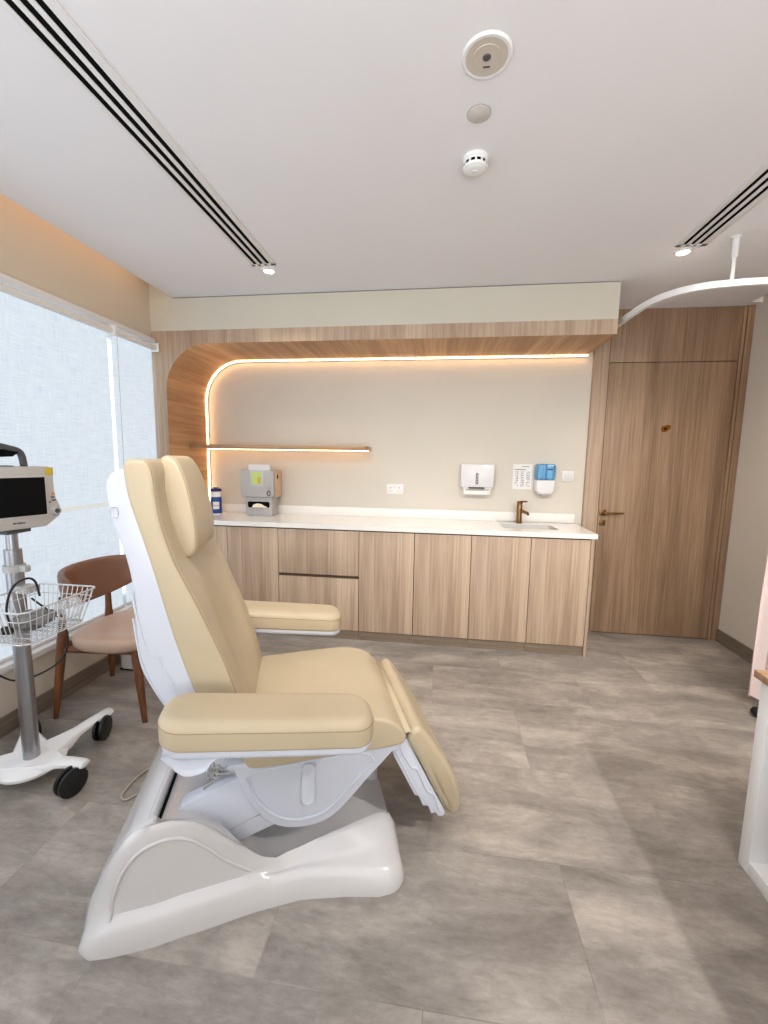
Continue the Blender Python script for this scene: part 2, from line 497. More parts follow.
# ------------------------------------------------------------------ door wall in oak panels
bm = bmesh.new()
XD0, XD1, XDR, HD = 1.285, 2.186, 2.262, 2.178
yw = YB-.03
box(bm, 1.168, XD0-.006, yw-.004, YB, 0, HC, bev=.001)             # left jamb panel
struct(bm, 'trim_jamb_left', M['oak_v'])
bm = bmesh.new(); box(bm, XD1+.005, 2.212, yw-.002, YB, 0, HC-.0, bev=.001); box(bm, 2.217, XDR, yw-.006, YB, 0, HC, bev=.001)
struct(bm, 'trim_jamb_right', M['oak_door'])
struct(B(XD0-.001, XD1+.001, yw-.0, YB, HD+.005, HC, bev=.001), 'trim_door_header', M['oak_door'])
struct(B(1.17, XDR, YB-.008, YB-.001, 0, HC-.003), 'trim_door_reveal', M['gap'])
door = struct(B(XD0, XD1, yw+.002, YB-.01, .008, HD, bev=.0012), 'door_1', M['oak_door'])
# lever handle, lock, viewer
yd = yw+.002
hb = bmesh.new(); box(hb, 1.293, 1.343, yd-.008, yd, .985, 1.035, bev=.004)
tube(hb, [(1.318, yd-.008, 1.01), (1.318, yd-.045, 1.01)], .009, 12)
tube(hb, crom([(1.316, yd-.045, 1.01), (1.36, yd-.05, 1.01), (1.42, yd-.048, 1.011), (1.462, yd-.046, 1.012)], 4), [.010]*4+[.0085]*4+[.007]*5, 12, scale=(1, 1))
finish(hb, 'door_handle', M['bronze'], door)
hb = bmesh.new(); box(hb, 1.297, 1.343, yd-.007, yd, .905, .951, bev=.004); lathe(hb, [(0, -.010), (.009, -.010), (.009, -.004)], 16, (1.32, yd, .928), 'y')
finish(hb, 'lock_plate', M['bronze'], door)
hb = LA([(0, -.012), (.010, -.014), (.020, -.014), (.024, -.008), (.024, 0)], 24, (1.722, yd, 1.678), 'y')
vw = finish(hb, 'door_viewer', M['brass'], door)
finish(LA([(0, -.016), (.008, -.016), (.009, -.012)], 16, (1.722, yd, 1.678), 'y'), 'lens', M['dark'], vw)
hb = bmesh.new(); lathe(hb, [(.0, -.012), (.017, -.012), (.02, -.004), (.02, 0)], 16, (1.745, yd, 1.69), 'y'); finish(hb, 'viewer_cover', M['brass'], vw)

# ------------------------------------------------------------------ base cabinets
YC = 3.060; HCAB = .874; HB = .078
unit_x = [(-2.078, -1.652, 'd'), (-1.652, -1.231, 'd'), (-1.231, -.589, 'w'), (-.589, -.168, 'd'), (-.168, .250, 'd'), (.250, .672, 'd'), (.672, 1.078, 'd')]
labs = ['oak base cabinet door furthest left, mostly hidden behind the treatment chair',
        'oak base cabinet with one full-height door just left of the drawer unit',
        'wide oak base cabinet with two stacked drawers and a dark finger gap',
        'oak base cabinet with one full-height door just right of the drawer unit',
        'oak base cabinet door below the paper towel dispenser, two right of the drawers',
        'oak base cabinet door left of the end one, under the left half of the sink',
        'oak base cabinet at the right end of the row, under the sink']
for (x0, x1, k), lb in zip(unit_x, labs):
    c = thing('base_cabinet', lb, 'cabinet', ((x0+x1)/2, YC, 0), group='oak base cabinets under the white worktop')
    bm = bmesh.new(); 
    if x0 < .2: box(bm, x0+.001, x1-.001, YC+.019, YB-.003, HB, HCAB)
    else:      # cut down behind the front rail to take the sink
        box(bm, x0+.001, x1-.001, YC+.019, YB-.003, HB, .765); box(bm, x0+.001, x1-.001, YC+.019, YC+.045, .765, HCAB)
    finish(local(bm, c), 'carcass', M['gap'], c)
    bm = bmesh.new(); box(bm, x0+.001, x1-.001, YC+.016, YC+.03, 0, HB)
    finish(local(bm, c), 'plinth', M['skirtx'], c)
    if k == 'd':
        finish(local(B(x0+.0022, x1-.0022, YC, YC+.018, HB, HCAB-.010, bev=.001), c), 'door', M['oak_v'], c)
    else:
        finish(local(B(x0+.0022, x1-.0022, YC, YC+.018, .515, HCAB-.010, bev=.001), c), 'drawer', M['oak_v'], c)
        finish(local(B(x0+.0022, x1-.0022, YC, YC+.018, HB, .490, bev=.001), c), 'drawer', M['oak_v'], c)
ep = finish(B(1.080, 1.098, YC-.001, YB-.036, 0, HCAB, bev=.001), 'end_panel', M['oak_v'])
tag(ep, 'thin vertical oak side panel closing the right end of the cabinet row', 'panel')

# worktop with sink cut-out
wt = thing('worktop', 'long white quartz worktop with upstand running over the oak cabinets', 'worktop', (-.48, 3.3, HCAB+.002))
SX0, SX1, SY0, SY1 = .49, .89, 3.17, 3.43
ZT = .912
bm = bmesh.new()
def wbox(*a): box(bm, *a)
wbox(-2.078, SX0, 3.045, YB-.001, HCAB+.002, ZT); wbox(SX1, 1.114, 3.045, YB-.037, HCAB+.002, ZT)
wbox(SX0, SX1, 3.045, SY0, HCAB+.002, ZT); wbox(SX0, SX1, SY1, YB-.037, HCAB+.002, ZT)
finish(local(bm, wt), 'counter_slab', M['quartz'], wt)
finish(local(B(-2.078, 1.108, YB-.02, YB-.0005, ZT, ZT+.078, bev=.002), wt), 'upstand', M['quartz'], wt)
sk = thing('sink', 'rectangular white undermount sink set in the right end of the worktop', 'sink', ((SX0+SX1)/2, 3.3, ZT-.14))
bm = bmesh.new()
o_ = rrect(SX0, SX1, SY0, SY1, .03, 5)
secs = [[Vector((p[0], p[1], z)) for p in inset2d(o_, d)] for d, z in ((0.001, ZT-.002), (.004, ZT-.05), (.02, ZT-.125), (.05, ZT-.13))]
loft(bm, secs, cap=False); bm.faces.new([v for v in bm.verts][-len(o_):])
finish(local(bm, sk), 'basin', M['sinkm'], sk)
finish(local(LA([(0, .004), (.02, .004), (.024, 0)], 24, ((SX0+SX1)/2, 3.3, ZT-.1295)), sk), 'drain', M['alu'], sk)
# faucet
FX, FY = .655, 3.478
fa = thing('faucet', 'short bronze single-lever basin mixer tap behind the sink', 'faucet', (FX, FY, ZT))
finish(LA([(0, 0), (.026, 0), (.026, .006), (.022, .010), (.022, .150), (.020, .154), (0, .154)], 28), 'body', M['bronze'], fa)
finish(T([(0, 0, .105), (.018, -.03, .100), (.045, -.085, .092), (.05, -.1, .082)], [.014, .013, .012, .010], 14), 'spout', M['bronze'], fa)
bm = bmesh.new(); lathe(bm, [(0, .156), (.022, .156), (.023, .172), (.018, .178), (0, .178)], 28)
tube(bm, [(0, 0, .172), (.03, -.02, .178), (.05, -.035, .18)], [.008, .007, .006], 10)
finish(bm, 'lever', M['bronze'], fa)

# ------------------------------------------------------------------ floating shelf
sh = thing('wall_shelf', 'thin floating oak shelf on the far wall above the counter dispenser', 'shelf', (-1.3, YB, 1.49))
finish(local(B(XI+.001, -.585, 3.281, YB-.03, 1.481, 1.512, bev=.0015), sh), 'shelf_board', M['oak_x'], sh)
finish(local(B(XI+.03, -.60, 3.50, 3.512, 1.4755, 1.481), sh), 'led_strip', M['led_shelf'], sh)
finish(local(B(XI+.002, -.59, YB-.03, YB-.0005, 1.483, 1.511), sh), 'wall_rail', M['oak_x'], sh)

# ------------------------------------------------------------------ things on the worktop
# wipes canister
wc = thing('wipes_canister', 'small blue and white wipes canister with navy lid beside the wood lining', 'canister', (-1.925, 3.40, ZT))
finish(LA([(0, 0), (.040, 0), (.043, .004), (.043, .172), (.040, .176), (0, .176)], 32), 'body', M['paper'], wc)
finish(LA([(.0435, .008), (.0442, .010), (.0442, .132), (.0435, .134)], 32), 'label', M['blue'], wc)
bm = bmesh.new(); pts = []
for z in (.042, .098):
    pts.append([Vector((.0452*math.cos(a), .0452*math.sin(a), z)) for a in [math.radians(-125+70*k/10+25) for k in range(11)]])
rings = [[bm.verts.new(p) for p in s] for s in pts]
for k in range(10): bm.faces.new((rings[0][k], rings[0][k+1], rings[1][k+1], rings[1][k]))
finish(bm, 'name_panel', M['paper'], wc)
bm = bmesh.new()
for k in range(9):
    a = math.radians(-93+7*k); box(bm, -.0011, .0011, -.0005, .0005, .066, .074)
    vs = list(bm.verts)[-8:]
    for v in vs: v.co = Matrix.Rotation(a+PI/2, 3, 'Z') @ (v.co+Vector((0, -.0456, 0)))
finish(bm, 'printed_word', M['print'], wc)
finish(LA([(0, .176), (.046, .176), (.047, .180), (.047, .194), (.043, .198), (.02, .199), (.018, .206), (0, .207)], 32), 'lid', M['navy'], wc)

# grey paper dispenser (front at y=3.36)
gd = thing('gauze_dispenser', 'boxy grey countertop dispenser with green label and paper on top', 'dispenser', (-1.52, 3.40, ZT))
bm = bmesh.new(); W = .145
pad(bm, rrect(-.125, .125, 0, .19, .012, 4), -.04, .115, .006, 'xz', 2)
finish(bm, 'lower_housing', M['grey'], gd)
bm = bmesh.new(); P = [(-.152, .19), (.152, .19), (.158, .24), (.156, .395), (.150, .402), (-.150, .402), (-.156, .395), (-.158, .24), (-.146, .175), (.146, .175)]
P = [(-.140, .172), (.140, .172), (.152, .19), (.157, .395), (.150, .403), (-.150, .403), (-.157, .395), (-.152, .19)]
poly(bm, P, -.07, .125, 'xz', .006)
finish(bm, 'front_cover', M['grey'], gd)
finish(B(.157, .163, -.03, .11, .17, .40, bev=.002), 'side_panel', plain('warm side panel', (205, 172, 146), .5), gd)
finish(B(.1632, .166, 0, .022, .33, .365), 'side_slot', M['dark'], gd)
bm = bmesh.new(); poly(bm, rrect(-.105, .105, .075, .128, .015, 5), -.0412, -.039, 'xz')
sl = finish(bm, 'outlet_slot', M['dark'], gd)
bm = bmesh.new()
pts = crom([(-.06, -.046, .082), (-.045, -.05, .10), (-.01, -.052, .112), (.03, -.05, .108), (.06, -.05, .092), (.085, -.046, .082)], 4)
for i in range(len(pts)-1):
    a, b_ = pts[i], pts[i+1]
    f = [bm.verts.new(a), bm.verts.new(b_), bm.verts.new((b_.x, b_.y-.004, .078)), bm.verts.new((a.x, a.y-.004, .078))]; bm.faces.new(f)
tt = finish(bm, 'tissue', M['tissue'], gd)
finish(B(-.062, .062, -.073, -.0695, .262, .402, bev=.001), 'label_plate', plain('label surround', (190, 190, 188), .4), gd)
finish(B(-.045, .045, -.0745, -.0728, .288, .388), 'green_label', M['green'], gd)
finish(B(.010, .043, -.0755, -.0742, .292, .345, bev=.0004), 'yellow_sticker', M['yellow'], gd)
bm = bmesh.new(); tube(bm, [(p[0], -.074, p[1]) for p in rrect(.098, .126, .155+.03, .225, .013, 5)], .004, 8, closed=True)
finish(bm, 'latch', M['dkgrey'], gd)
finish(T(crom([(.104, -.073, .25), (.115, -.076, .262), (.127, -.073, .25)], 4), .004, 8), 'latch_hook', M['grey'], gd)
bm = bmesh.new()
for k in range(5): box(bm, -.10+.002*k, .105-.002*k, -.02+.012*k, -.017+.012*k, .40, .452-.004*(k % 3))
finish(bm, 'paper_stack', M['paper'], gd)

gd.scale = (.93, .93, .97); wc.scale = (1, 1, 1.14)
# ------------------------------------------------------------------ things on the far wall
YW = YB-.0005
# socket
so = thing('wall_socket', 'white double power socket on the wall above the counter centre', 'socket', (-.375, YW, 1.157))
finish(B(-.073, .073, -.009, 0, -.043, .043, bev=.003), 'plate', M['whitepaint'], so)
for sx in (-.036, .036):
    bm = bmesh.new(); box(bm, sx-.003, sx+.003, -.0100, -.0085, .006, .018); box(bm, sx-.013, sx-.006, -.0100, -.0085, -.018, -.013); box(bm, sx+.006, sx+.013, -.0100, -.0085, -.018, -.013)
    finish(bm, 'socket_hole', M['dkgrey'], so)
    finish(B(sx*.3-.006, sx*.3+.006, -.0125, -.0085, .012, .028, bev=.001), 'switch', M['white'], so)
# towel dispenser
td = thing('paper_towel_dispenser', 'white wall-mounted paper towel dispenser above the counter', 'dispenser', (.310, YW, 1.14))
bm = bmesh.new(); P = [(-.130, .055), (.130, .055), (.134, .236), (.128, .243), (-.128, .243), (-.134, .236)]
poly(bm, P, -.10, 0, 'xz', .008)
finish(bm, 'cover', M['white'], td)
finish(B(-.115, .115, -.085, 0, .035, .056, bev=.004), 'tray', M['white'], td)
finish(B(-.07, .06, -.104, -.086, .044, .0555, bev=.002), 'outlet_slot', M['dkgrey'], td)
bm = bmesh.new(); P = crom([(-.108, -.088, .045), (-.085, -.096, .03), (0, -.1, .028), (.085, -.096, .03), (.108, -.088, .045)], 4)
a = [bm.verts.new(p) for p in P]; c = [bm.verts.new((p.x*.98, p.y+.002, -.004)) for p in P]
for i in range(len(P)-1): bm.faces.new((a[i], a[i+1], c[i+1], c[i]))
finish(bm, 'paper_towel', M['paper'], td)
finish(B(-.014, .006, -.1025, -.0995, .08, .17, bev=.001), 'level_window', M['dkgrey'], td)
bm = bmesh.new()
for k in range(6): box(bm, -.008, .0, -.1033, -.1024, .088+k*.013, .095+k*.013)
finish(bm, 'brand_mark', M['paper'], td)
# hand washing notice
no = thing('hygiene_notice', 'white paper notice with rows of small print and pictures beside the soap dispenser', 'notice', (.681, YW, 1.285))
finish(B(-.076, .076, -.0015, 0, -.103, .103), 'sheet', M['paper'], no)
bm = bmesh.new(); random.seed(3)
for k in range(14): box(bm, -.064+k*.0065, -.0595+k*.0065, -.002, -.0014, .055, .063)     # bold heading
for k in range(8): box(bm, -.005+k*.0075, .0005+k*.0075, -.002, -.0014, .080, .086)
for cx in (-.045, .002, .046):
    for r_ in range(9):
        z = .036-r_*.0145
        for q in range(4):
            if random.random() < .75: box(bm, cx-.014+q*.007, cx-.014+q*.007+.005, -.002, -.0014, z, z+.003+random.random()*.006)
finish(bm, 'print', M['print'], no)
# soap dispenser
sd = thing('soap_dispenser', 'wall soap dispenser with blue transparent top and white lower half', 'dispenser', (.848, YW, 1.15))
bm = bmesh.new(); pad(bm, rrect(-.074, .074, .115, .243, .020, 5), -.095, 0, .014, 'xz', 4, r0=.02, r1=.001); finish(bm, 'blue_cover', M['bluecover'], sd)
bm = bmesh.new(); P = [(-.074, .115), (-.074, .045), (-.069, .02), (-.050, .008), (-.044, -.002), (.042, -.002), (.056, .006), (.069, .03), (.074, .055), (.074, .115)]
pad(bm, P, -.10, 0, .014, 'xz', 4, r0=.016, r1=.001); finish(bm, 'push_panel', M['white'], sd)
finish(B(.005, .045, -.0975, -.094, .195, .206, bev=.001), 'dark_mark', M['navy'], sd)
finish(LA([(0, 0), (.010, 0), (.012, .012), (0, .012)], 14, (0, -.06, -.012)), 'nozzle', M['white'], sd)
# light switch
ls = thing('light_switch', 'small square white light switch panel near the door frame', 'switch', (1.038, YW, 1.295))
finish(B(-.045, .045, -.009, 0, -.043, .043, bev=.003), 'plate', M['whitepaint'], ls)
for k in range(3): finish(B(-.034+k*.0235, -.013+k*.0235, -.012, -.0085, -.03, .03, bev=.002), 'rocker', M['white'], ls)

# ------------------------------------------------------------------ ceiling things
ZC = HC
def slot_vent(x0, x1, y0, y1, lab, slots):
    t = thing('linear_air_vent', lab, 'vent', ((x0+x1)/2, (y0+y1)/2, ZC), group=None)
    f = bmesh.new()
    # frame: rails around the slots
    xs = [x0]; 
    for a, b_ in slots: xs += [a, b_]
    xs.append(x1)
    for i in range(0, len(xs), 2): box(f, xs[i], xs[i+1], y0, y1, ZC-.006, ZC-.0005, bev=.001)
    box(f, x0, x1, y0, y0+.02, ZC-.006, ZC-.0005); box(f, x0, x1, y1-.022, y1, ZC-.006, ZC-.0005)
    finish(local(f, t), 'frame', M['whitepaint'], t)
    for a, b_ in slots:
        finish(local(B(a-.001, b_+.001, y0+.018, y1-.02, ZC-.003, ZC-.0004), t), 'air_slot', M['dark'], t)
    return t
slot_vent(-1.170, -1.020, -.6, 2.575, 'long white ceiling air vent with three black slots on the window side',
          [(-1.152, -1.130), (-1.112, -1.090), (-1.072, -1.050)])
slot_vent(1.222, 1.375, .9, 2.585, 'white ceiling air vent with three black slots above the curtain rail',
          [(1.246, 1.266), (1.284, 1.304), (1.322, 1.342)])
def downlight(x, y, lab, grp='recessed ceiling downlights', e=30, vis=True):
    t = thing('ceiling_downlight', lab, 'downlight', (x, y, ZC), group=grp if grp else None)
    finish(LA([(.030, -.0015), (.033, -.006), (.042, -.005), (.046, -.0005)], 32), 'trim_ring', M['whitepaint'], t)
    finish(LA([(0, -.0025), (.031, -.0025), (.031, -.001)], 32), 'diffuser', M['lamp'], t)
    L = bpy.data.lights.new('downlight lamp', 'SPOT'); L.energy = e; L.color = (1, .88, .74); L.spot_size = math.radians(120); L.spot_blend = 1; L.shadow_soft_size = .04
    o = bpy.data.objects.new('downlight lamp', L); COL.objects.link(o); o.location = (x, y, ZC-.02)
    return t
downlight(-1.100, 2.655, 'small lit recessed downlight at the far end of the long left vent')
downlight(1.300, 2.655, 'small lit recessed downlight at the far end of the right vent')
# speaker / detector / blank plate
cs = thing('ceiling_speaker', 'round beige ceiling speaker disc, the largest and nearest of the ceiling discs', 'speaker', (.099, 1.380, ZC))
finish(LA([(.052, -.006), (.068, -.007), (.073, -.0005)], 48), 'rim', M['whitepaint'], cs)
finish(LA([(0, -.006), (.0125, -.006), (.040, -.0075), (.041, -.006), (.053, -.0065), (.060, -.0068)], 48), 'grille', M['speaker'], cs)
finish(LA([(0, -.010), (.009, -.009), (.0125, -.0055)], 24), 'centre_sensor', M['dkgrey'], cs)
finish(B(-.008, .012, .026, .030, -.0088, -.0068), 'marking', M['dkgrey'], cs)
M['platec'] = plain('plate paint', (206, 200, 194), .6)
bp = thing('blank_cover_plate', 'flat round blank cover on the ceiling between speaker and smoke detector', 'cover plate', (.095, 1.585, ZC))
finish(LA([(0, -.005), (.034, -.005), (.037, -.0035), (.037, -.0003)], 40), 'cover_disc', M['platec'], bp)
finish(LA([(.0365, -.002), (.040, -.002), (.040, -.0003)], 40), 'rim', M['grey'], bp)
sm = thing('smoke_detector', 'white domed smoke detector with dark slots below the ceiling', 'smoke detector', (.101, 1.800, ZC))
finish(LA([(.050, -.0003), (.050, -.012), (.046, -.016), (.046, -.022)], 40), 'base', M['whitepaint'], sm)
finish(LA([(.046, -.032), (.044, -.040), (.034, -.047), (.018, -.049), (0, -.049)], 40), 'dome', M['whitepaint'], sm)
finish(LA([(.0425, -.020), (.0425, -.034)], 40), 'dark_chamber', M['dark'], sm)
bm = bmesh.new()
for k in range(12):
    a = 2*PI*k/12
    box(bm, -.0035, .0035, .040, .0465, -.034, -.020)
    for v in list(bm.verts)[-8:]: v.co = Matrix.Rotation(a, 3, 'Z') @ v.co
finish(bm, 'ribs', M['whitepaint'], sm)
finish(LA([(.0, -.051), (.012, -.051), (.014, -.0485)], 24), 'test_button', M['white'], sm)

# curtain rail
ZR = 2.345
cr = thing('curtain_rail', 'white curved hospital curtain rail hanging below the ceiling on the right', 'curtain rail', (1.44, 2.465, ZC))
path = crom([(1.172, 3.3, ZR), (1.172, 3.11, ZR), (1.176, 2.90, ZR), (1.20, 2.73, ZR), (1.262, 2.61, ZR), (1.36, 2.54, ZR), (1.50, 2.508, ZR), (1.645, 2.497, ZR), (1.9, 2.495, ZR), (XR-.002, 2.495, ZR)], 7)
bm = bmesh.new(); secs = []
for i, p in enumerate(path):
    t = path[min(i+1, len(path)-1)]-path[max(i-1, 0)]; t.z = 0; t.normalize(); nr = Vector((-t.y, t.x, 0))
    w, h = .012, .017
    secs.append([p+nr*w+Vector((0, 0, h)), p-nr*w+Vector((0, 0, h)), p-nr*w-Vector((0, 0, h)), p+nr*w-Vector((0, 0, h))])
loft(bm, secs); finish(local(bm, cr), 'track', M['whitepaint'], cr)
finish(local(LA([(0, 2.36), (.0085, 2.36), (.0085, 2.47), (.0145, 2.475), (.0145, 2.565), (.024, 2.568), (.024, 2.5735)], 20, (1.478, 2.512, 0)), cr), 'ceiling_hanger', M['whitepaint'], cr)
# curtain at the frame edge
cu = bmesh.new(); rows = []
NC = 60
for zi in range(9):
    z = .09+(ZR-.03-.09)*zi/8
    row = []
    for k in range(NC):
        t = k/(NC-1); x = 1.795+.44*t
        row.append(cu.verts.new((x+.006*math.sin(9*t+zi*.3), 2.495+.028*math.sin(t*2*PI*8+.4*math.sin(zi)), z)))
    rows.append(row)
for a, b_ in zip(rows, rows[1:]):
    for k in range(NC-1): cu.faces.new((a[k], a[k+1], b_[k+1], b_[k]))
c_ = finish(cu, 'privacy_curtain', M['curtain'], smooth=80)
tag(c_, 'pale pinkish privacy curtain hanging in folds at the right edge', 'curtain')

# ------------------------------------------------------------------ roller blinds
def blind(y0, y1, lab, chain):
    t = thing('roller_blind', lab, 'blind', (XL+.03, (y0+y1)/2, 2.25), group=None)
    finish(local(T([(XL+.035, y0, 2.215), (XL+.035, y1, 2.215)], .020, 20), t), 'roller_tube', M['blind_tube'], t)
    bm = bmesh.new(); ny = 24; nz = 30; g_ = []
    for i in range(nz+1):
        z = .366+(2.215-.366)*i/nz
        g_.append([bm.verts.new((XL+.012+.0008*math.sin(i*.5+j*.4), y0+.008+(y1-y0-.016)*j/ny, z)) for j in range(ny+1)])
    for i in range(nz):
        for j in range(ny): bm.faces.new((g_[i][j], g_[i][j+1], g_[i+1][j+1], g_[i+1][j]))
    finish(local(bm, t), 'fabric', M['blind'], t, 80)
    finish(local(B(XL+.002, XL+.022, y0+.006, y1-.006, .354, .372, bev=.003), t), 'bottom_bar', M['whitepaint'], t)
    finish(local(B(XL+.0135, XL+.016, y0+.008, y1-.008, 1.075, 1.10), t), 'transom_shadow', M['transomshade'], t)  # transom's shade through the cloth, put in as a tinted glowing strip
    for y in (y0, y1):
        finish(local(B(XL+.001, XL+.07, y-.004, y+.004, 2.185, 2.25, bev=.001), t), 'bracket', M['whitepaint'], t)
    if chain: finish(local(T([(XL+.05, y0+.018, 2.2), (XL+.045, y0+.018, 1.0)], .0016, 6), t), 'chain', M['grey'], t)
M['blind_tube'] = plain('blind roll', (226, 224, 220), .8)
m, nt, b = new_mat('blind transom shadow')
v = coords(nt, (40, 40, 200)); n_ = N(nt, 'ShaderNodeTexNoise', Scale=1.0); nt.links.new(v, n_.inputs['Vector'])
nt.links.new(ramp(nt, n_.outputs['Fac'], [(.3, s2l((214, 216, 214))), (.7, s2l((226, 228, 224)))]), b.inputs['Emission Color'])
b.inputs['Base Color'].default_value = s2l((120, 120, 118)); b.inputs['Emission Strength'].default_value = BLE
M['transomshade'] = m
blind(1.02, 2.572, 'large light-filled white roller blind behind the patient monitor', False)
blind(2.586, 2.997, 'narrow white roller blind beside the wood niche', True)
blind(-.46, 1.01, 'white roller blind on the window beyond the left picture edge', False)
blind(-2.36, -.47, 'white roller blind on the window behind the photographer', False)
# ------------------------------------------------------------------ treatment chair
TH = math.radians(20)
tc = thing('treatment_chair', 'cream upholstered electric treatment chair with glossy white base', 'treatment chair', (-.624, 1.398, 0), TH)
MIR = (1, -1)

# base: lofted cover with humped side fenders, a rear wall and a sunken pan
def lerp_tab(tab, x):
    if x <= tab[0][0]: return tab[0][1]
    for (a, va), (b_, vb) in zip(tab, tab[1:]):
        if x <= b_:
            t = (x-a)/(b_-a); t = t*t*(3-2*t)*.35+t*.65
            return va+(vb-va)*t
    return tab[-1][1]
CREST = [(-.512, .0), (-.50, .075), (-.47, .15), (-.43, .225), (-.385, .295), (-.345, .328), (-.30, .347), (-.25, .349), (-.20, .338), (-.15, .314), (-.10, .268), (-.05, .205), (.0, .145), (.04, .120), (.10, .126), (.2, .138), (.3, .148), (.40, .150), (.44, .135), (.463, .09), (.472, .03), (.474, 0)]
SKIRT = [(-.512, .0), (-.48, .05), (-.40, .085), (-.20, .092), (0, .090), (.2, .075), (.40, .065), (.455, .05), (.474, 0)]
HALF = [(-.512, .30), (-.50, .345), (-.46, .372), (-.40, .376), (-.30, .372), (-.2, .358), (0, .332), (.12, .325), (.25, .342), (.38, .368), (.43, .362), (.46, .335), (.474, .30)]
PAN = [(-.30, .345), (-.285, .325), (-.20, .312), (-.13, .262), (-.04, .105), (.0, .095), (.38, .085), (.45, .07), (.474, 0)]
CRY = [(-.512, .27), (-.3, .315), (-.1, .310), (0, .285), (.1, .262), (.25, .232), (.40, .200), (.474, .19)]   # half width of the crest's inner edge
def base_section(x):
    zc = lerp_tab(CREST, x); zs = min(lerp_tab(SKIRT, x), zc*.6); hw = lerp_tab(HALF, x); zp = min(lerp_tab(PAN, x), zc) if x > -.30 else zc
    yi = lerp_tab(CRY, x)
    hump = max(0, min(1, (zc-.15)/.1))
    sh = hw-.030-.006*hump          # foot of the side face
    tp = min(sh-.006, yi+.028+.010*hump)          # top of side face
    pts = [(-hw, 0), (-hw, zs*.35), (-hw+.006, zs*.75), (-hw+.016, zs), (-sh, zs+.012*min(1, zc*8)), (-(sh*.6+tp*.4), zs+(zc-zs)*.35), (-(sh*.25+tp*.75), zs+(zc-zs)*.72),
           (-tp, zs+(zc-zs)*.90), (-(tp-.012), zs+(zc-zs)*.975), (-(yi+.006), zc), (-yi, zc-.003), (-(yi-.006), zc-min(.012, (zc-zp)*.4)), (-(yi-.016), zp+min(.008, (zc-zp)*.3)), (-(yi-.035), zp), (-yi*.5, zp), (0, zp)]
    for i_, f_ in zip((5, 6, 7, 8, 9), (.22, .42, .62, .82, .96)):
        ya, za = -(sh+(yi-sh)*f_), zs+(zc-zs)*(f_*1.15-.15*f_*f_)
        pts[i_] = (pts[i_][0]*hump+ya*(1-hump), pts[i_][1]*hump+za*(1-hump))
    full = pts+[(-y, z) for y, z in reversed(pts[:-1])]
    return [Vector((x, y, max(0, z))) for y, z in full]
xs = [-.512, -.507, -.50, -.485, -.465, -.44, -.41, -.38, -.355, -.33, -.31, -.301, -.296, -.29, -.283, -.27, -.25, -.22, -.19, -.16, -.13, -.10, -.07, -.04, -.02, 0, .02, .045, .08, .12, .17, .22, .27, .32, .37, .40, .42, .44, .452, .462, .468, .472, .474]
bm = bmesh.new(); loft(bm, [base_section(x) for x in xs], cap=False, closed=False)
base = finish(bm, 'base_cover', M['basewhite'], tc, 50)
# recessed side panel line on each hump
for s in MIR:
    P = [(-.415, .085), (-.405, .15), (-.375, .225), (-.33, .275), (-.27, .295), (-.21, .280), (-.155, .235), (-.10, .17), (-.03, .115)]
    bm = bmesh.new()
    pts = []
    for x, z in crom([Vector((a, b_, 0)) for a, b_ in P], 4) and [(v.x, v.y) for v in crom([Vector((a, b_, 0)) for a, b_ in P], 4)]:
        sec = base_section(x); best = None
        for a, b_ in zip(sec[:10], sec[1:10]):
            if min(a.z, b_.z)-1e-6 <= z <= max(a.z, b_.z)+1e-6 and abs(b_.z-a.z) > 1e-6:
                t = (z-a.z)/(b_.z-a.z); best = a.y+(b_.y-a.y)*t
        if best is None: best = -.33
        pts.append(Vector((x, s*best*1.0, z)))
    tube(bm, pts, .006, 8); finish(bm, 'side_moulding', M['basewhite'], tc, 80)
# rear ridge and dark gap
finish(T([(-.304, -.30, .347), (-.304, .30, .347)], .012, 12), 'rear_ridge', M['basewhite'], tc)
finish(B(-.291, -.285, -.285, .285, .31, .338), 'rear_gap', M['dark'], tc)
# plinth shadow under the cover
# lift arms
for s in MIR:
    P = [(-.255, .305), (-.235, .335), (-.078, .392), (.02, .392), (.08, .34), (.06, .222), (-.085, .172), (-.11, .18)]
    bm = bmesh.new(); poly(bm, P, s*.252, s*.205, 'xz', .004); a_ = finish(bm, 'lift_arm', M['shell'], tc)
    bm = bmesh.new(); tube(bm, [(-.125, s*.2535, .215), (.055, s*.2535, .285)], .002, 6); finish(bm, 'panel_joint', M['grey'], a_)
bm = bmesh.new(); box(bm, -.20, .10, -.10, .10, .20, .40, bev=.02); finish(bm, 'lift_housing', M['shell'], tc)
finish(LA([(0, .08), (.034, .08), (.036, .105), (.030, .112), (.016, .114), (.016, .40), (0, .40)], 28, (.445, .05, 0)) if False else LA([(0, .07), (.036, .07), (.036, .10), (.028, .108), (0, .11)], 28, (.415, .07, 0)), 'base_cap', M['white'], tc)

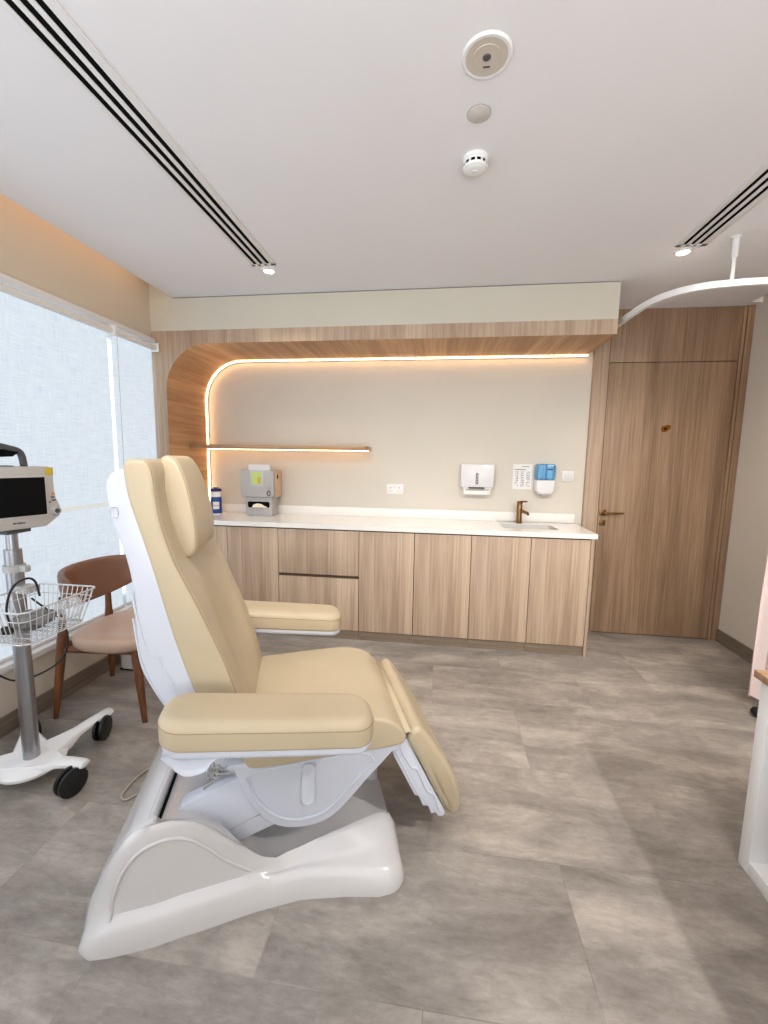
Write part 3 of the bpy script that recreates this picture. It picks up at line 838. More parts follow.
# seat frame with the round hinge cover
frame_out = [(-.085, .452), (-.078, .43), (-.055, .36), (-.022, .295), (.015, .245), (.055, .215), (.105, .200), (.16, .198), (.205, .208), (.25, .235), (.30, .285), (.345, .335), (.385, .375), (.44, .432), (.468, .458), (.445, .468), (.30, .462), (.12, .458)]
bm = bmesh.new(); poly(bm, [(v.x, v.y) for v in crom([Vector((a, b_, 0)) for a, b_ in frame_out], 3, True)], -.262, .262, 'xz', .006)
sf = finish(bm, 'seat_frame', M['shell'], tc, 40)
for s in MIR:
    # round hinge cover with raised lip, T shaped rib
    P = [(.0+.135*math.cos(math.radians(a))+.12, .345+.135*math.sin(math.radians(a))) for a in range(165, 351, 7)]
    P = [(-.040, .405), (-.030, .36), (0, .305), (.045, .258), (.10, .234), (.16, .232), (.215, .252), (.262, .296), (.31, .345), (.36, .392)]
    pts = [Vector((v.x, s*.2635, v.y)) for v in crom([Vector((a, b_, 0)) for a, b_ in P], 4)]
    finish(T(pts, .0045, 8), 'hinge_cover_lip', M['shell'], sf)
    bm = bmesh.new(); pad(bm, rrect(.128, .172, .285, .428, .020, 5), s*.2595, s*.268, .003, 'xz', 2)
    finish(bm, 'rib', M['shell'], sf)
    bm = bmesh.new(); tube(bm, [Vector((v.x, s*.2625, v.y)) for v in crom([Vector(p) for p in ((-.035, .400, 0), (-.02, .418, 0), (.02, .424, 0), (.10, .426, 0), (.122, .422, 0))], 4)], .0035, 8); finish(bm, 'rib_ridge', M['shell'], sf)
    bm = bmesh.new(); tube(bm, [Vector((v.x, s*.2625, v.y)) for v in crom([Vector(p) for p in ((.178, .424, 0), (.21, .432, 0), (.30, .440, 0), (.35, .425, 0), (.37, .40, 0))], 4)], .0035, 8); finish(bm, 'rib_ridge', M['shell'], sf)

# seat cushion
S_out = [(-.045, .452), (-.055, .50), (-.040, .548), (.05, .556), (.16, .562), (.28, .566), (.36, .560), (.42, .542), (.458, .512), (.480, .476), (.462, .448), (.38, .442), (.20, .436), (.0, .430)]
bm = bmesh.new(); pad(bm, [(v.x, v.y) for v in crom([Vector((a, b_, 0)) for a, b_ in S_out], 4, True)], -.270, .270, .013, 'xz', 6)
seat = finish(bm, 'seat_cushion', M['cream'], tc, 60)
for s in MIR:
    pts = [Vector((v.x, s*.2595, v.y)) for v in crom([Vector(p) for p in ((-.03, .545, 0), (.05, .5505, 0), (.16, .5565, 0), (.28, .5605, 0), (.36, .5545, 0), (.415, .535, 0), (.452, .505, 0), (.472, .468, 0))], 4)]
    finish(T(pts, .0016, 6), 'seam', M['seam'], seat)

# backrest: white shell, cushion with raised bolsters
shell_o = [(-.232, .600), (-.262, .66), (-.300, .735), (-.325, .800), (-.334, .886), (-.333, 1.03), (-.348, 1.134), (-.372, 1.219), (-.385, 1.295), (-.383, 1.335), (-.366, 1.363), (-.335, 1.372)]
shell_i = [(-.300, 1.372), (-.290, 1.273), (-.255, 1.118), (-.200, .878), (-.150, .702), (-.120, .59), (-.16, .55), (-.205, .56)]
bk = thing('x', 'x', 'x'); bpy.data.objects.remove(bk)
bm = bmesh.new(); pad(bm, [(v.x, v.y) for v in crom([Vector((a, b_, 0)) for a, b_ in shell_o+shell_i], 4, True)], -.268, .268, .012, 'xz', 4)
shell = finish(bm, 'back_shell', M['shell'], tc, 50)
# panels and grips on the shell
for s in MIR:
    bm = bmesh.new(); pad(bm, rrect(-.374, -.356, 1.240, 1.268, .006, 3), s*.2655, s*.2695, .002, 'xz', 2); finish(bm, 'grip', M['gripm'], shell)
    pts = [Vector((v.x, s*.2685, v.y)) for v in crom([Vector(p) for p in ((-.335, 1.03, 0), (-.322, .93, 0), (-.305, .86, 0), (-.288, .835, 0), (-.272, .83, 0), (-.268, .80, 0), (-.255, .775, 0), (-.23, .72, 0), (-.20, .65, 0))], 4)]
    finish(T(pts, .0035, 8), 'shell_ridge', M['shell'], shell)
    pts = [Vector((v.x, s*.2685, v.y)) for v in crom([Vector(p) for p in ((-.335, .95, 0), (-.325, .85, 0), (-.305, .77, 0), (-.275, .70, 0), (-.24, .64, 0))], 4)]
    finish(T(pts, .0025, 8), 'shell_ridge', M['shell'], shell)

front0 = [(-.030, .50), (-.028, .56), (-.050, .66), (-.085, .78), (-.120, .875), (-.155, .965), (-.187, 1.04), (-.213, 1.10), (-.235, 1.17), (-.250, 1.235), (-.258, 1.30), (-.262, 1.355), (-.272, 1.388), (-.290, 1.396)]
backl = [(-.322, 1.398), (-.337, 1.380), (-.337, 1.345), (-.326, 1.273), (-.286, 1.118), (-.231, .878), (-.180, .702), (-.142, .585), (-.11, .51), (-.06, .48)]
def cush_section(y):
    ay = abs(y)/.272
    out = []
    for i, (x, z) in enumerate(front0+backl):
        if i < len(front0):
            # central channel: lower back dished, bolsters proud; the neck zone runs flat
            k = max(0, 1-abs(z-.78)/.30); k = k*k*(3-2*k)
            d = -.026*k*(1-min(1, ay/.62)**3)
            kn = max(0, 1-abs(z-1.27)/.16); d -= .014*kn*(1-min(1, ay/.75)**4)
            x = x+d
        out.append((x, z))
    return [(v.x, v.y) for v in crom([Vector((a, b_, 0)) for a, b_ in out], 3, True)]
ys = []; R = .014; HWB = .275
secs = []
for k in range(7):
    t = k/6*PI/2; y = -HWB+R*(1-math.cos(t)); secs.append((y, R*(1-math.sin(t))))
for k in range(1, 18): secs.append((-HWB+R+(2*HWB-2*R)*k/18, 0))
for k in range(6, -1, -1):
    t = k/6*PI/2; y = HWB-R*(1-math.cos(t)); secs.append((y, R*(1-math.sin(t))))
bm = bmesh.new(); loft(bm, [[Vector((p[0], y, p[1])) for p in inset2d(cush_section(y), d)] for y, d in secs])
bc = finish(bm, 'back_cushion', M['cream'], tc, 60)
for s in MIR:
    y = HWB-R*.29
    cs_ = inset2d(cush_section(y), R*.29)[3:3*(len(front0)-1)]
    finish(T([Vector((p[0], s*y, p[1])) for p in cs_], .0016, 6), 'seam', M['seam'], bc)

# head pillow
hp = [(-.200, 1.105), (-.186, 1.16), (-.190, 1.23), (-.204, 1.30), (-.222, 1.36), (-.240, 1.398), (-.262, 1.409), (-.285, 1.398), (-.287, 1.34), (-.274, 1.26), (-.256, 1.19), (-.236, 1.125), (-.222, 1.092)]
hp = [(-.200, 1.094), (-.180, 1.112), (-.175, 1.15), (-.178, 1.21), (-.194, 1.30), (-.214, 1.365), (-.234, 1.400), (-.258, 1.410), (-.278, 1.398), (-.281, 1.34), (-.268, 1.26), (-.250, 1.19), (-.232, 1.130), (-.220, 1.100)]
prof = [(v.x, v.y) for v in crom([Vector((a, b_, 0)) for a, b_ in hp], 4, True)]
bm = bmesh.new(); pad(bm, prof, -.155, .155, .016, 'xz', 6)
for v in bm.verts:
    t = max(0, (v.co.z-1.22)/.19); q = max(0, (1.15-v.co.z)/.06)
    v.co.y = v.co.y*(1-.20*t*t)*(1-.06*q*q)*.97*(1-(.14*t if v.co.y > 0 else 0))-.018; v.co.x -= .004
hd = finish(bm, 'head_pillow', M['cream'], tc, 60)
for s in MIR:
    q = inset2d(prof, .016*.29)[0:28]
    hw_ = lambda z: (1-.20*max(0, (z-1.22)/.19)**2)*(1-.06*max(0, (1.15-z)/.06)**2)*.97
    finish(T([Vector((p[0]-.004, s*(.155-.016*.29)*hw_(p[1])-.018, p[1])) for p in q], .0012, 6), 'seam', M['seam'], hd)

# legrest: pad, stepped white plate, rolled hinge fabric
L_out = [(.488, .452), (.500, .488), (.528, .498), (.556, .470), (.600, .405), (.645, .335), (.680, .258), (.700, .185), (.706, .135), (.698, .108), (.674, .100), (.655, .118), (.605, .215), (.545, .340), (.500, .425)]
prof = [(v.x, v.y) for v in crom([Vector((a, b_, 0)) for a, b_ in L_out], 4, True)]
bm = bmesh.new(); pad(bm, prof, -.262, .262, .022, 'xz', 6)
# taper the foot end of the pad a little and round its corners
for v in bm.verts:
    t = max(0, min(1, (.30-v.co.z)/.19)); v.co.y *= 1-.16*t*t
lp = finish(bm, 'legrest_cushion', M['cream'], tc, 60)
bm = bmesh.new()
L2 = [(.430, .432), (.452, .458), (.488, .452), (.500, .425), (.605, .212), (.638, .142), (.630, .130), (.612, .132), (.600, .150), (.585, .148), (.572, .180), (.552, .185), (.535, .225), (.520, .232), (.470, .335), (.445, .385)]
poly(bm, L2, -.246, .246, 'xz', .004)
lpl = finish(bm, 'legrest_plate', M['shell'], tc, 30)
for s in MIR:
    for P in (((.462, .430), (.475, .395), (.505, .345), (.525, .335), (.540, .30), (.565, .245), (.590, .225), (.602, .19), (.614, .16)), ((.446, .415), (.470, .365), (.505, .290), (.528, .245))):
        pts = [Vector((v.x, s*.2475, v.y)) for v in crom([Vector((a, b_, 0)) for a, b_ in P], 4)]
        finish(T(pts, .0035, 8), 'plate_ridge', M['shell'], lpl)
# fabric roll between seat and legrest
bm = bmesh.new(); pr = []
for k in range(13):
    a = math.radians(200-210*k/12); pr.append((.488+.019*math.cos(a), .468+.019*math.sin(a)))
secs = [[Vector((p[0], y, p[1])) for p in pr] for y in (-.256, .256)]
loft(bm, secs, cap=False, closed=False)
fr = finish(bm, 'hinge_fabric', M['cream'], tc, 60)
md = fr.modifiers.new('t', 'SOLIDIFY'); md.thickness = .005

# armrests: tilted up to the rear
def arm(s):
    yc = s*.400; tilt = -.118
    def tiltz(bm, z0):
        for v in bm.verts: v.co.z += z0+tilt*(v.co.x-.05)
    out = rrect(-.236, .332, yc-.083, yc+.083, .066, 8)
    bm = bmesh.new(); pad(bm, out, 0, .082, .02, 'xy', 6, r0=.010, r1=.030); tiltz(bm, .641)
    a = finish(bm, 'armrest', M['cream'], tc, 60)
    o2 = out
    bm = bmesh.new(); tube(bm, [Vector((p[0], p[1], .0545)) for p in o2], .0012, 6, closed=True); tiltz(bm, .641)
    finish(bm, 'seam', M['seam'], a)
    bm = bmesh.new(); pad(bm, inset2d(out, .006), -.024, .002, .006, 'xy', 3, r0=.012, r1=.002); tiltz(bm, .641)
    finish(bm, 'arm_tray', M['shell'], a)
    # bracket under the rear of the arm
    P = [(-.215, .668), (-.075, .655), (-.10, .628), (-.12, .605), (-.165, .600), (-.195, .628)]
    bm = bmesh.new(); poly(bm, [(v.x, v.y) for v in crom([Vector((p, q, 0)) for p, q in P], 3, True)], s*.265, s*.465, 'xz', .01)
    finish(bm, 'arm_bracket', M['shell'], a, 50)
    bm = bmesh.new(); tube(bm, [(-.16, s*.24, .60), (-.155, s*.34, .625)], .022, 14); finish(bm, 'arm_pivot', M['shell'], a)
for s in MIR: arm(s)
# seat to backrest hinge brackets and motor cables
for s in MIR:
    bm = bmesh.new(); poly(bm, [(-.21, .60), (-.13, .60), (-.03, .44), (-.085, .40), (-.14, .44)], s*.20, s*.225, 'xz', .004); finish(bm, 'hinge_plate', M['shell'], tc)
random.seed(11)
for k in range(7):
    a = Vector((-.055+random.uniform(-.01, .01), -.225, .445+random.uniform(-.01, .012)))
    pts = [a]
    for j in range(5):
        pts.append(Vector((-.08-.022*j+random.uniform(-.02, .02), -.215+random.uniform(-.02, .03), .44-.012*j+random.uniform(-.035, .03))))
    finish(T(crom(pts, 5), .0032, 6), 'cable', M['grey'], tc)
finish(T([(-.045, -.24, .475), (-.045, -.24, .425)], .004, 8), 'cable_clip', M['dark'], tc)
finish(T([(-.035, -.245, .452), (-.015, -.245, .455)], .011, 12), 'cable_plug', M['grey'], tc)

# floor cable loop behind the base
pts = crom([(-1.16, 1.60, .005), (-1.215, 1.612, .005), (-1.262, 1.57, .005), (-1.276, 1.50, .005), (-1.268, 1.425, .005), (-1.235, 1.405, .005), (-1.195, 1.45, .005), (-1.13, 1.47, .005)], 8)
fc = finish(T(pts, .0042, 8), 'power_cable', plain('beige cable', (168, 158, 140), .5)); tag(fc, 'loop of thin beige cable lying on the floor behind the chair base', 'cable')

# ------------------------------------------------------------------ monitor cart
PX, PY = -1.724, 1.461
ct = thing('monitor_cart', 'wheeled white cart with a grey metal pole carrying the patient monitor', 'cart', (PX, PY, 0))
finish(LA([(.0, .09), (.030, .09), (.030, 1.02), (.0, 1.02)], 28), 'pole', M['alu'], ct)
finish(LA([(0, .98), (.020, .98), (.020, 1.092), (0, 1.092)], 24), 'inner_pole', M['alu'], ct)
finish(T([(-.02, 0, 1.095), (.09, 0, 1.098)], [.034, .034], 4), 'mount_plate', M['dkgrey'], ct) if False else finish(B(-.045, .040, -.05, .05, 1.088, 1.106, bev=.003), 'mount_plate', M['dkgrey'], ct)
bm = bmesh.new(); lathe(bm, [(.031, .925), (.038, .927), (.038, .955), (.031, .957)], 24); box(bm, .03, .065, -.012, .012, .928, .954, bev=.003)
finish(bm, 'clamp', M['grey'], ct)
# base: organic hub with four legs
bm = bmesh.new()
legs = [(math.radians(-4), .285), (math.radians(75), .355), (math.radians(141), .40), (math.radians(208), .36)]
hub = []
for i, (a, l) in enumerate(legs):
    d = Vector((math.cos(a), math.sin(a), 0)); nr = Vector((-d.y, d.x, 0))
    secs = []
    for t, w, zt, zb in ((0, .075, .100, .055), (.18, .068, .101, .055), (.36, .050, .104, .062), (.52, .030, .112, .082), (.7, .027, .120, .092), (.92, .026, .124, .096), (.985, .022, .123, .100), (1.0, .014, .118, .104)):
        c = d*(l*t)
        secs.append([c+nr*w+Vector((0, 0, zb+.006)), c+nr*w+Vector((0, 0, zt-.010)), c+nr*(w-.010)+Vector((0, 0, zt)), c-nr*(w-.010)+Vector((0, 0, zt)), c-nr*w+Vector((0, 0, zt-.010)), c-nr*w+Vector((0, 0, zb+.006)), c-nr*(w-.01)+Vector((0, 0, zb)), c+nr*(w-.01)+Vector((0, 0, zb))])
    loft(bm, secs)
lathe(bm, [(0, .050), (.10, .054), (.122, .066), (.124, .078), (.105, .092), (.06, .101), (0, .103)], 36)
finish(bm, 'star_base', M['whitepaint'], ct, 45)
for i, (a, l) in enumerate(legs):
    c = Vector((math.cos(a), math.sin(a), 0))*(l-.03)
    spin = [math.radians(-14), math.radians(16), math.radians(70), math.radians(20)][i]
    ax = Vector((math.cos(spin), math.sin(spin), 0)); tr = Vector((-ax.y, ax.x, 0))*(-.042)
    bm = bmesh.new()
    for q in (-1, 1):
        cc = c+tr+ax*(q*.014)
        prof = [(0, -.009), (.045, -.009), (.052, -.006), (.053, 0), (.052, .006), (.045, .009), (0, .009)]
        tmp = bmesh.new(); lathe(tmp, [(a_*1.1, b_) for a_, b_ in prof], 28, (0, 0, 0), 'x')
        Mx = Matrix.Translation((cc.x, cc.y, .0583)) @ Matrix.Rotation(spin, 4, 'Z')
        bmesh.ops.transform(tmp, matrix=Mx, verts=tmp.verts); me_ = bpy.data.meshes.new('t'); tmp.to_mesh(me_); bm.from_mesh(me_); tmp.free(); bpy.data.meshes.remove(me_)
    wh = finish(bm, 'caster_wheel', M['black'], ct, 50)
    bm = bmesh.new(); tube(bm, [(c.x, c.y, .07), (c.x, c.y, .102)], .011, 10)
    tmpc = c+tr*.5
    box(bm, tmpc.x-.010, tmpc.x+.010, tmpc.y-.010, tmpc.y+.010, .045, .085, bev=.003)
    finish(bm, 'fork', M['dkgrey'], wh)
# monitor
MA = math.radians(74.9)
mo = thing('patient_monitor', 'pale grey patient monitor with black screen and carrying handle', 'monitor', (PX, PY, 1.107), MA)
# local: x along the face, -y is the viewer's side, z up
bm = bmesh.new()
body = [(-.165, .012), (-.155, .0), (.095, .0), (.125, .022), (.148, .040), (.158, .062), (.150, .090), (.140, .118), (.136, .145), (.134, .235), (.122, .250), (-.16, .250), (-.165, .24)]
poly(bm, body, -.066, .055, 'xz', .006); finish(bm, 'housing', M['monitor'], mo, 40)
finish(B(-.128, .104, -.0685, -.0655, .046, .214, bev=.001), 'screen_bezel', plain('bezel', (196, 190, 182), .4), mo)
finish(B(-.122, .099, -.0695, -.068, .052, .207), 'screen', M['screen'], mo)
finish(LA([(0, -.015), (.016, -.014), (.019, -.006), (.020, 0)], 28, (.132, -.066, .063), 'y'), 'dial_knob', M['grey'], mo)
finish(LA([(0, -.017), (.009, -.017), (.010, -.0145)], 20, (.132, -.066, .063), 'y'), 'dial_centre', M['dkgrey'], mo)
finish(B(.104, .1345, -.0675, .052, .214, .246, bev=.002), 'yellow_alarm_lamp', M['yellow'], mo)
bm = bmesh.new(); f = [bm.verts.new(p) for p in ((.118, -.0675, .130), (.134, -.0675, .130), (.126, -.0675, .144))]; bm.faces.new(f); finish(bm, 'orange_mark', M['orange'], mo)
for x, z, w in ((.124, .121, .008), (.128, .108, .010), (.113, .100, .0045)):
    finish(B(x-w/1.3, x+w/1.3, -.069, -.066, z-.003, z+.003, bev=.0005), 'button', M['dkgrey'], mo)
bm = bmesh.new()
for k, h in enumerate((7, 7, 5, 7, 7, 5, 5)): box(bm, -.022+k*.006, -.018+k*.006, -.0675, -.0658, .022, .022+h*.001)
finish(bm, 'brand_lettering', M['dkgrey'], mo)
# handle
bm = bmesh.new()
tube(bm, crom([(.060, -.01, .248), (.057, -.012, .27), (.052, -.014, .296), (.040, -.016, .312), (.01, -.018, .322), (-.04, -.018, .332), (-.10, -.016, .328), (-.125, -.012, .30), (-.135, -.01, .25)], 5), .011, 12, scale=(1, 1.2))
hh = finish(bm, 'handle', M['dkgrey'], mo)
bm = bmesh.new()
poly(bm, [(.045, .311), (.0, .318), (-.09, .318), (-.10, .298), (-.02, .288), (.018, .290)], -.026, -.006, 'xz', .004)
finish(bm, 'grip', M['dark'], hh)
finish(B(-.02, .012, -.04, .02, .2495, .2545, bev=.002), 'top_latch', M['dkgrey'], mo)

# wire basket
bk = thing('wire_basket', 'white wire basket clamped on the cart pole below the monitor', 'basket', (-1.50, 1.35, .742))
ZT2, ZB2 = .872, .742
def brect(inset, z, r): return [Vector((p[0], p[1], z)) for p in rrect(-1.645+inset, -1.372-inset, 1.175+inset, 1.490-inset, r, 4)]
bm = bmesh.new()
for z, ins, rad in ((ZT2, 0, .0034), (ZT2-.035, .008, .0018), (ZB2, .035, .003)): tube(bm, brect(ins, z, .03), rad, 6, closed=True)
finish(local(bm, bk), 'rim', M['wire'], bk)
bm = bmesh.new()
def side_wire(p0, p1): tube(bm, [p0, p1], .0018, 5)
for k in range(11):
    x = -1.625+.023*k
    for yy, s in ((1.175, 1), (1.490, -1)):
        xb = -1.508+(x+1.508)*.75; yb2 = yy+s*.035
        tube(bm, [(x, yy, ZT2), (xb, yb2, ZB2)], .0018, 5)
    tube(bm, [(-1.508+(x+1.508)*.75, 1.21, ZB2), (-1.508+(x+1.508)*.75, 1.455, ZB2)], .0018, 5)
for k in range(12):
    y = 1.200+.0241*k
    for xx, s in ((-1.645, 1), (-1.372, -1)):
        y2 = 1.332+(y-1.332)*.79
        tube(bm, [(xx, y, ZT2), (xx+s*.035, y2, ZB2)], .0018, 5)
for k in range(7):
    y = 1.225+.036*k; tube(bm, [(-1.61, y, ZB2), (-1.407, y, ZB2)], .0018, 5)
finish(local(bm, bk), 'wire_grid', M['wire'], bk)
finish(local(B(-1.70, -1.640, 1.43, 1.49, ZT2-.03, ZT2-.002, bev=.004), bk), 'clamp_block', M['grey'], bk)
# contents
bm = bmesh.new()
bmesh.ops.create_icosphere(bm, subdivisions=4, radius=1)
random.seed(5)
from mathutils import noise
for v in bm.verts:
    d = 1+.35*noise.noise(v.co*2.2); v.co = Vector((v.co.x*.060*d, v.co.y*.064*d, v.co.z*.034*d))
cc = finish(bm, 'cuff', M['cloth'], None, 80); cc.location = (-1.51, 1.335, ZB2+.043); tag(cc, 'crumpled grey pressure cuff lying in the wire basket', 'cuff')
bm = bmesh.new(); bmesh.ops.create_icosphere(bm, subdivisions=3, radius=1)
for v in bm.verts:
    d = 1+.5*noise.noise(v.co*1.7+Vector((3, 1, 2))); v.co = Vector((v.co.x*.035*d, v.co.y*.04*d, v.co.z*.045*d))
pb = finish(bm, 'plastic_bag', M['clear'], None, 80); pb.location = (-1.44, 1.435-.01, ZB2+.062); tag(pb, 'small clear plastic bag in the right end of the wire basket', 'bag')
pts = crom([(-1.555, 1.285, ZB2+.02), (-1.56, 1.28, ZB2+.10), (-1.55, 1.30, ZB2+.175), (-1.53, 1.335, ZB2+.20), (-1.515, 1.355, ZB2+.185), (-1.51, 1.365, ZB2+.125)], 6)
bcx = thing('sensor_cable', 'black sensor cable arching up out of the wire basket', 'cable', (-1.555, 1.285, ZB2+.01))
finish(local(T(pts, .004, 8), bcx), 'cord', M['black'], bcx)
finish(local(T([(-1.575, 1.272, ZB2+.018), (-1.548, 1.283, ZB2+.018)], .016, 14), bcx), 'connector', M['black'], bcx)
pts = crom([(-1.70, 1.50, .80), (-1.67, 1.60, .66), (-1.665, 1.62, .56), (-1.69, 1.60, .475), (-1.73, 1.53, .44), (-1.77, 1.46, .445), (-1.80, 1.41, .50), (-1.82, 1.36, .56)], 6)
bl = finish(T(pts, .004, 8), 'monitor_lead', M['black']); tag(bl, 'black lead drooping behind the cart pole under the basket', 'cable')
pts = crom([(-1.86, 1.36, .46), (-1.835, 1.37, .41), (-1.815, 1.375, .395), (-1.81, 1.372, .42), (-1.83, 1.36, .47), (-1.86, 1.34, .50)], 6)

# ------------------------------------------------------------------ visitor chair
vc = thing('visitor_chair', 'walnut visitor chair with curved brown leather back and tan seat', 'chair', (-1.78, 2.07, 0))
# feet and tops in room coordinates
legsv = {'rn': [(-2.005, 1.843, 0), (-1.968, 1.878, .42), (-1.960, 1.890, .66)], 'rf': [(-2.046, 2.285, 0), (-2.015, 2.255, .42), (-2.005, 2.25, .66)],
         'fn': [(-1.514, 1.885, 0), (-1.570, 1.915, .40)], 'ff': [(-1.540, 2.315, 0), (-1.590, 2.265, .40)]}
for k, P in legsv.items():
    Pv = crom(P, 5) if len(P) > 2 else [Vector(P[0]).lerp(Vector(P[1]), t/5) for t in range(6)]
    n_p = len(Pv)
    rad = [.013+.011*math.sin(min(1, (Pv[i].z/.42))*PI/2) if Pv[i].z < .43 else .020-.006*(Pv[i].z-.42)/.24 for i in range(n_p)]
    finish(local(T(Pv, rad, 12), vc), 'leg', M['walnut'], vc)
bm = bmesh.new()
for a, b_ in (((-1.970, 1.880, .375), (-1.575, 1.915, .375)), ((-2.015, 2.255, .375), (-1.590, 2.262, .375)), ((-1.978, 1.89, .375), (-2.008, 2.25, .375)), ((-1.575, 1.918, .375), (-1.592, 2.26, .375))):
    tube(bm, [a, b_], .020, 4, scale=(1, 1))
finish(local(bm, vc), 'seat_rail', M['walnut'], vc)
# seat: shallow dished pad
bm = bmesh.new(); NR, NA = 10, 40; cx, cy = -1.725, 2.080
top = []; 
def seat_r(a):
    return (abs(math.cos(a))**2.6/.245**2.6+abs(math.sin(a))**2.6/.262**2.6)**(-1/2.6)
rings = []
prof = [(0, .432), (.3, .435), (.6, .443), (.82, .452), (.93, .452), (.985, .444), (1.0, .428), (.985, .408), (.93, .392), (.8, .380), (.5, .370), (0, .366)]
for r, z in prof:
    ring = []
    if r == 0: ring = [bm.verts.new((cx, cy, z))]
    else:
        for k in range(NA):
            a = 2*PI*k/NA; rr = seat_r(a)*r
            zz = z+(.012*(abs(math.sin(a))**2) if z > .41 and r > .5 else 0)
            ring.append(bm.verts.new((cx+rr*math.cos(a), cy+rr*math.sin(a), zz)))
    rings.append(ring)
for A, C in zip(rings, rings[1:]):
    for k in range(NA):
        k2 = (k+1) % NA
        if len(A) == 1: bm.faces.new((A[0], C[k], C[k2]))
        elif len(C) == 1: bm.faces.new((A[k], A[k2], C[0]))
        else: bm.faces.new((A[k], A[k2], C[k2], C[k]))
finish(local(bm, vc), 'seat', M['tan'], vc, 70)
# curved backrest band
bm = bmesh.new(); secs = []
NB = 28
for k in range(NB+1):
    t = k/NB*2-1                       # -1 near end .. 1 far end
    a = PI+t*math.radians(-78)
    ca = Vector((-1.735+.265*math.cos(a), 2.07+.285*math.sin(a)*(-1)*-1, 0))
    ca = Vector((-1.735+.262*math.cos(a), 2.07-.280*math.sin(PI-a)*-1*-1, 0)) if False else Vector((-1.735+.262*math.cos(PI+t*math.radians(76)), 2.07+.285*math.sin(-(t)*math.radians(76))*-1, 0))
    d = Vector((math.cos(PI+t*math.radians(76)), math.sin(t*math.radians(76)), 0)).normalized()
    hgt = .118*(1-abs(t)**2.6*.62); zc = .688+.045*abs(t)**2
    if abs(t) > .9: hgt *= math.sqrt(max(.02, 1-((abs(t)-.9)/.1)**2))
    th = .019 if abs(t) < .95 else .019*math.sqrt(max(.08, 1-((abs(t)-.95)/.05)**2))
    ring = []
    for j in range(16):
        b_ = 2*PI*j/16
        u_ = math.copysign(abs(math.cos(b_))**.6, math.cos(b_)); w_ = math.copysign(abs(math.sin(b_))**.5, math.sin(b_))
        lean = .10*(w_*hgt)
        ring.append(ca+d*(u_*th+lean)+Vector((0, 0, zc+w_*hgt)))
    secs.append(ring)
loft(bm, secs); finish(local(bm, vc), 'backrest', M['brown'], vc, 70)

# little white pedal bin under the window
pbn = thing('pedal_bin', 'small white bin on the floor under the window behind the visitor chair', 'bin', (-1.99, 2.46, 0))
bm = bmesh.new(); pad(bm, rrect(-.07, .09, -.10, .10, .03, 5), .006, .155, .01, 'xy', 3); finish(bm, 'body', M['whitepaint'], pbn)
finish(B(-.068, .09, -.098, .098, 0, .008, bev=.002), 'base', M['dark'], pbn)
wd = finish(T([(-1.80, 2.02, .30), (-1.70, 2.0, .36)], .004, 8), 'white_rod', M['whitepaint']) if False else None

# ------------------------------------------------------------------ desk unit on the right
dk = thing('side_desk', 'white-framed open side unit with an oak top at the right picture edge', 'desk', (1.35, .9, 0))
X0, X1, Y0, Y1 = 1.10, 1.62, .35, 1.486
bm = bmesh.new()
box(bm, X0, X1, Y1-.046, Y1, 0, .688, bev=.002); box(bm, X0, X1, Y0, Y0+.046, 0, .688, bev=.002)
box(bm, X0, X1, Y0+.046, Y1-.046, .0, .05, bev=.002)
finish(local(bm, dk), 'frame', M['whitepaint'], dk)
finish(local(B(X1-.02, X1, Y0+.046, Y1-.046, .05, .688), dk), 'back_panel', M['whitepaint'], dk)
finish(local(B(X0-.012, X1+.02, Y0-.03, Y1+.020, .689, .715, bev=.002), dk), 'top', M['oak_x'], dk)
finish(local(B(X0+.05, X1-.02, Y0+.05, 1.36, .051, .30, bev=.002), dk), 'drawer', M['oak_x'], dk)
# rolling stool behind the desk (black star base under the curtain)
st = thing('rolling_stool', 'stool with black wheeled base half hidden behind the side desk', 'stool', (1.985, 2.33, 0))
bm = bmesh.new()
for k in range(5):
    a = 2*PI*k/5+math.radians(144); tube(bm, [(0, 0, .085), (.21*math.cos(a), .21*math.sin(a), .065)], [.022, .012], 8)
lathe(bm, [(0, .07), (.035, .07), (.03, .11), (0, .11)], 20)
finish(bm, 'star_base', M['black'], st)
for k in range(5):
    a = 2*PI*k/5+math.radians(144)
    bm = bmesh.new(); lathe(bm, [(0, -.018), (.024, -.018), (.027, -.012), (.027, .012), (.024, .018), (0, .018)], 18, (.21*math.cos(a), .21*math.sin(a), .027), 'y'); finish(bm, 'caster_wheel', M['black'], st)
finish(LA([(0, .10), (.014, .10), (.014, .46), (0, .46)], 16), 'gas_column', M['alu'], st)
finish(LA([(0, .45), (.12, .45), (.135, .47), (.135, .50), (.12, .525), (0, .53)], 36), 'seat', M['black'], st)

# ------------------------------------------------------------------ light
def area(name, loc, direction, sx, sy, e, col=(1, 1, 1)):
    L = bpy.data.lights.new(name, 'AREA'); L.shape = 'RECTANGLE'; L.size = sx; L.size_y = sy; L.energy = e; L.color = col
    o = bpy.data.objects.new(name, L); COL.objects.link(o); o.location = loc
    o.rotation_euler = Vector(direction).to_track_quat('-Z', 'Y').to_euler(); return o
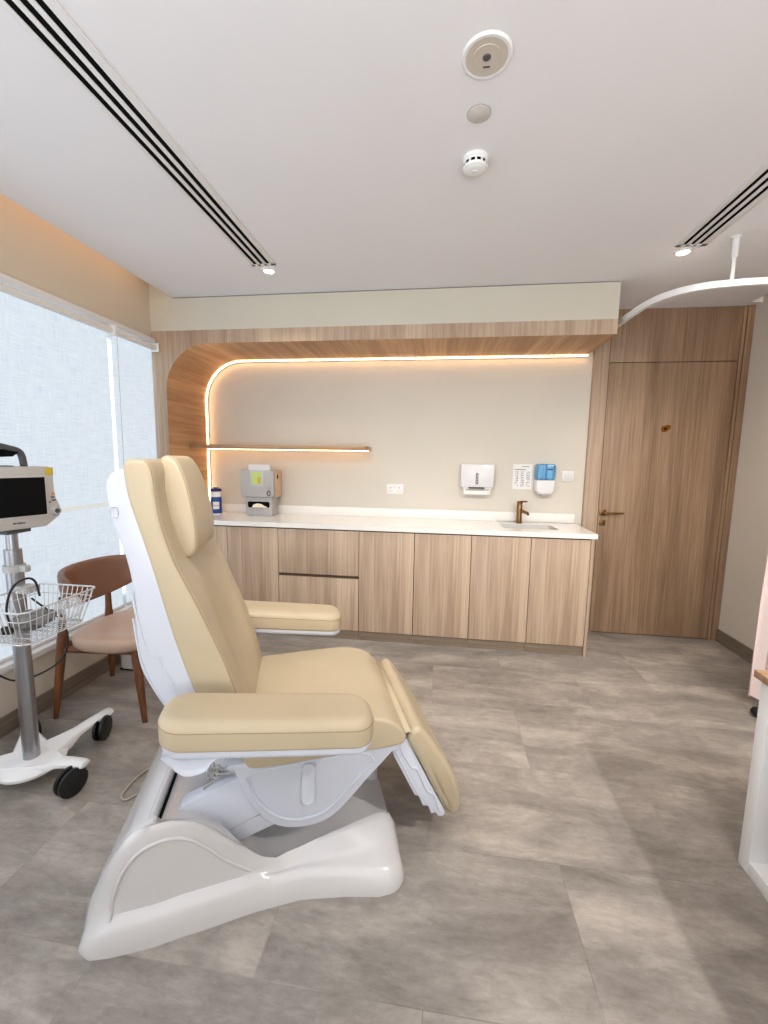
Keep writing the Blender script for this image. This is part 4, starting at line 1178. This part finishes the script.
# daylight filtered by the blinds in the bays outside the picture
area('window light', (-2.12, .5, 1.3), (1, .1, 0), 2.4, 1.7, 13, (.86, .93, 1))
area('window light', (-2.12, -1.4, 1.3), (1, .25, 0), 1.8, 1.7, 10, (.90, .95, 1))
# unseen fill lamps added over and behind the photographer to brighten the room
area('fill light', (.2, .35, 2.52), (0, .9, -.45), 3.4, .4, 16, (1, .96, .91))
area('fill light', (.3, -1.7, .9), (0, .25, 1), 2.6, 1.4, 84, (.93, .96, 1))
area('fill light', (.3, -2.2, 1.4), (0, 1, .1), 3.2, 1.4, 8, (.97, .98, 1))
# concealed light in the two ceiling pockets
area('pocket light', (XE-.03, 1.1, HC+.15), (-1, 0, -.8), 3.6, .05, 2.2, (1, .60, .36))
area('pocket light', (XE2+.035, 2.6, HC+.12), (0, 1, .0), .05, .05, 1.6, (1, .74, .56))
# unseen spots: added fill on counter and right walls; third inferred from desk shadow
def spot(loc, to, e, col, deg, rad):
    L = bpy.data.lights.new('unseen spot', 'SPOT'); L.energy = e; L.color = col; L.spot_size = math.radians(deg); L.spot_blend = 1; L.shadow_soft_size = rad
    o = bpy.data.objects.new('unseen spot', L); COL.objects.link(o); o.location = loc
    o.rotation_euler = (Vector(to)-Vector(loc)).to_track_quat('-Z', 'Y').to_euler()
spot((-.5, .55, 2.5), (-.3, 3.1, .35), 130, (1, .95, .88), 80, .18)
spot((.9, .55, 2.5), (1.1, 3.1, .35), 130, (1, .93, .85), 80, .18)
spot((1.9, 0, 2.55), (.9, 1.75, 0), 190, (1, .97, .94), 75, .04)
spot((1.2, 2.0, 2.55), (2.2, 2.9, .9), 34, (1, .92, .84), 100, .08)

w = bpy.data.worlds.new('world'); scn.world = w; w.use_nodes = True
bgn = w.node_tree.nodes['Background']; bgn.inputs[0].default_value = (.8, .9, 1, 1); bgn.inputs[1].default_value = .8
scn.view_settings.view_transform = 'Standard'; scn.view_settings.look = 'None'
scn.view_settings.exposure = 0; scn.view_settings.gamma = 1
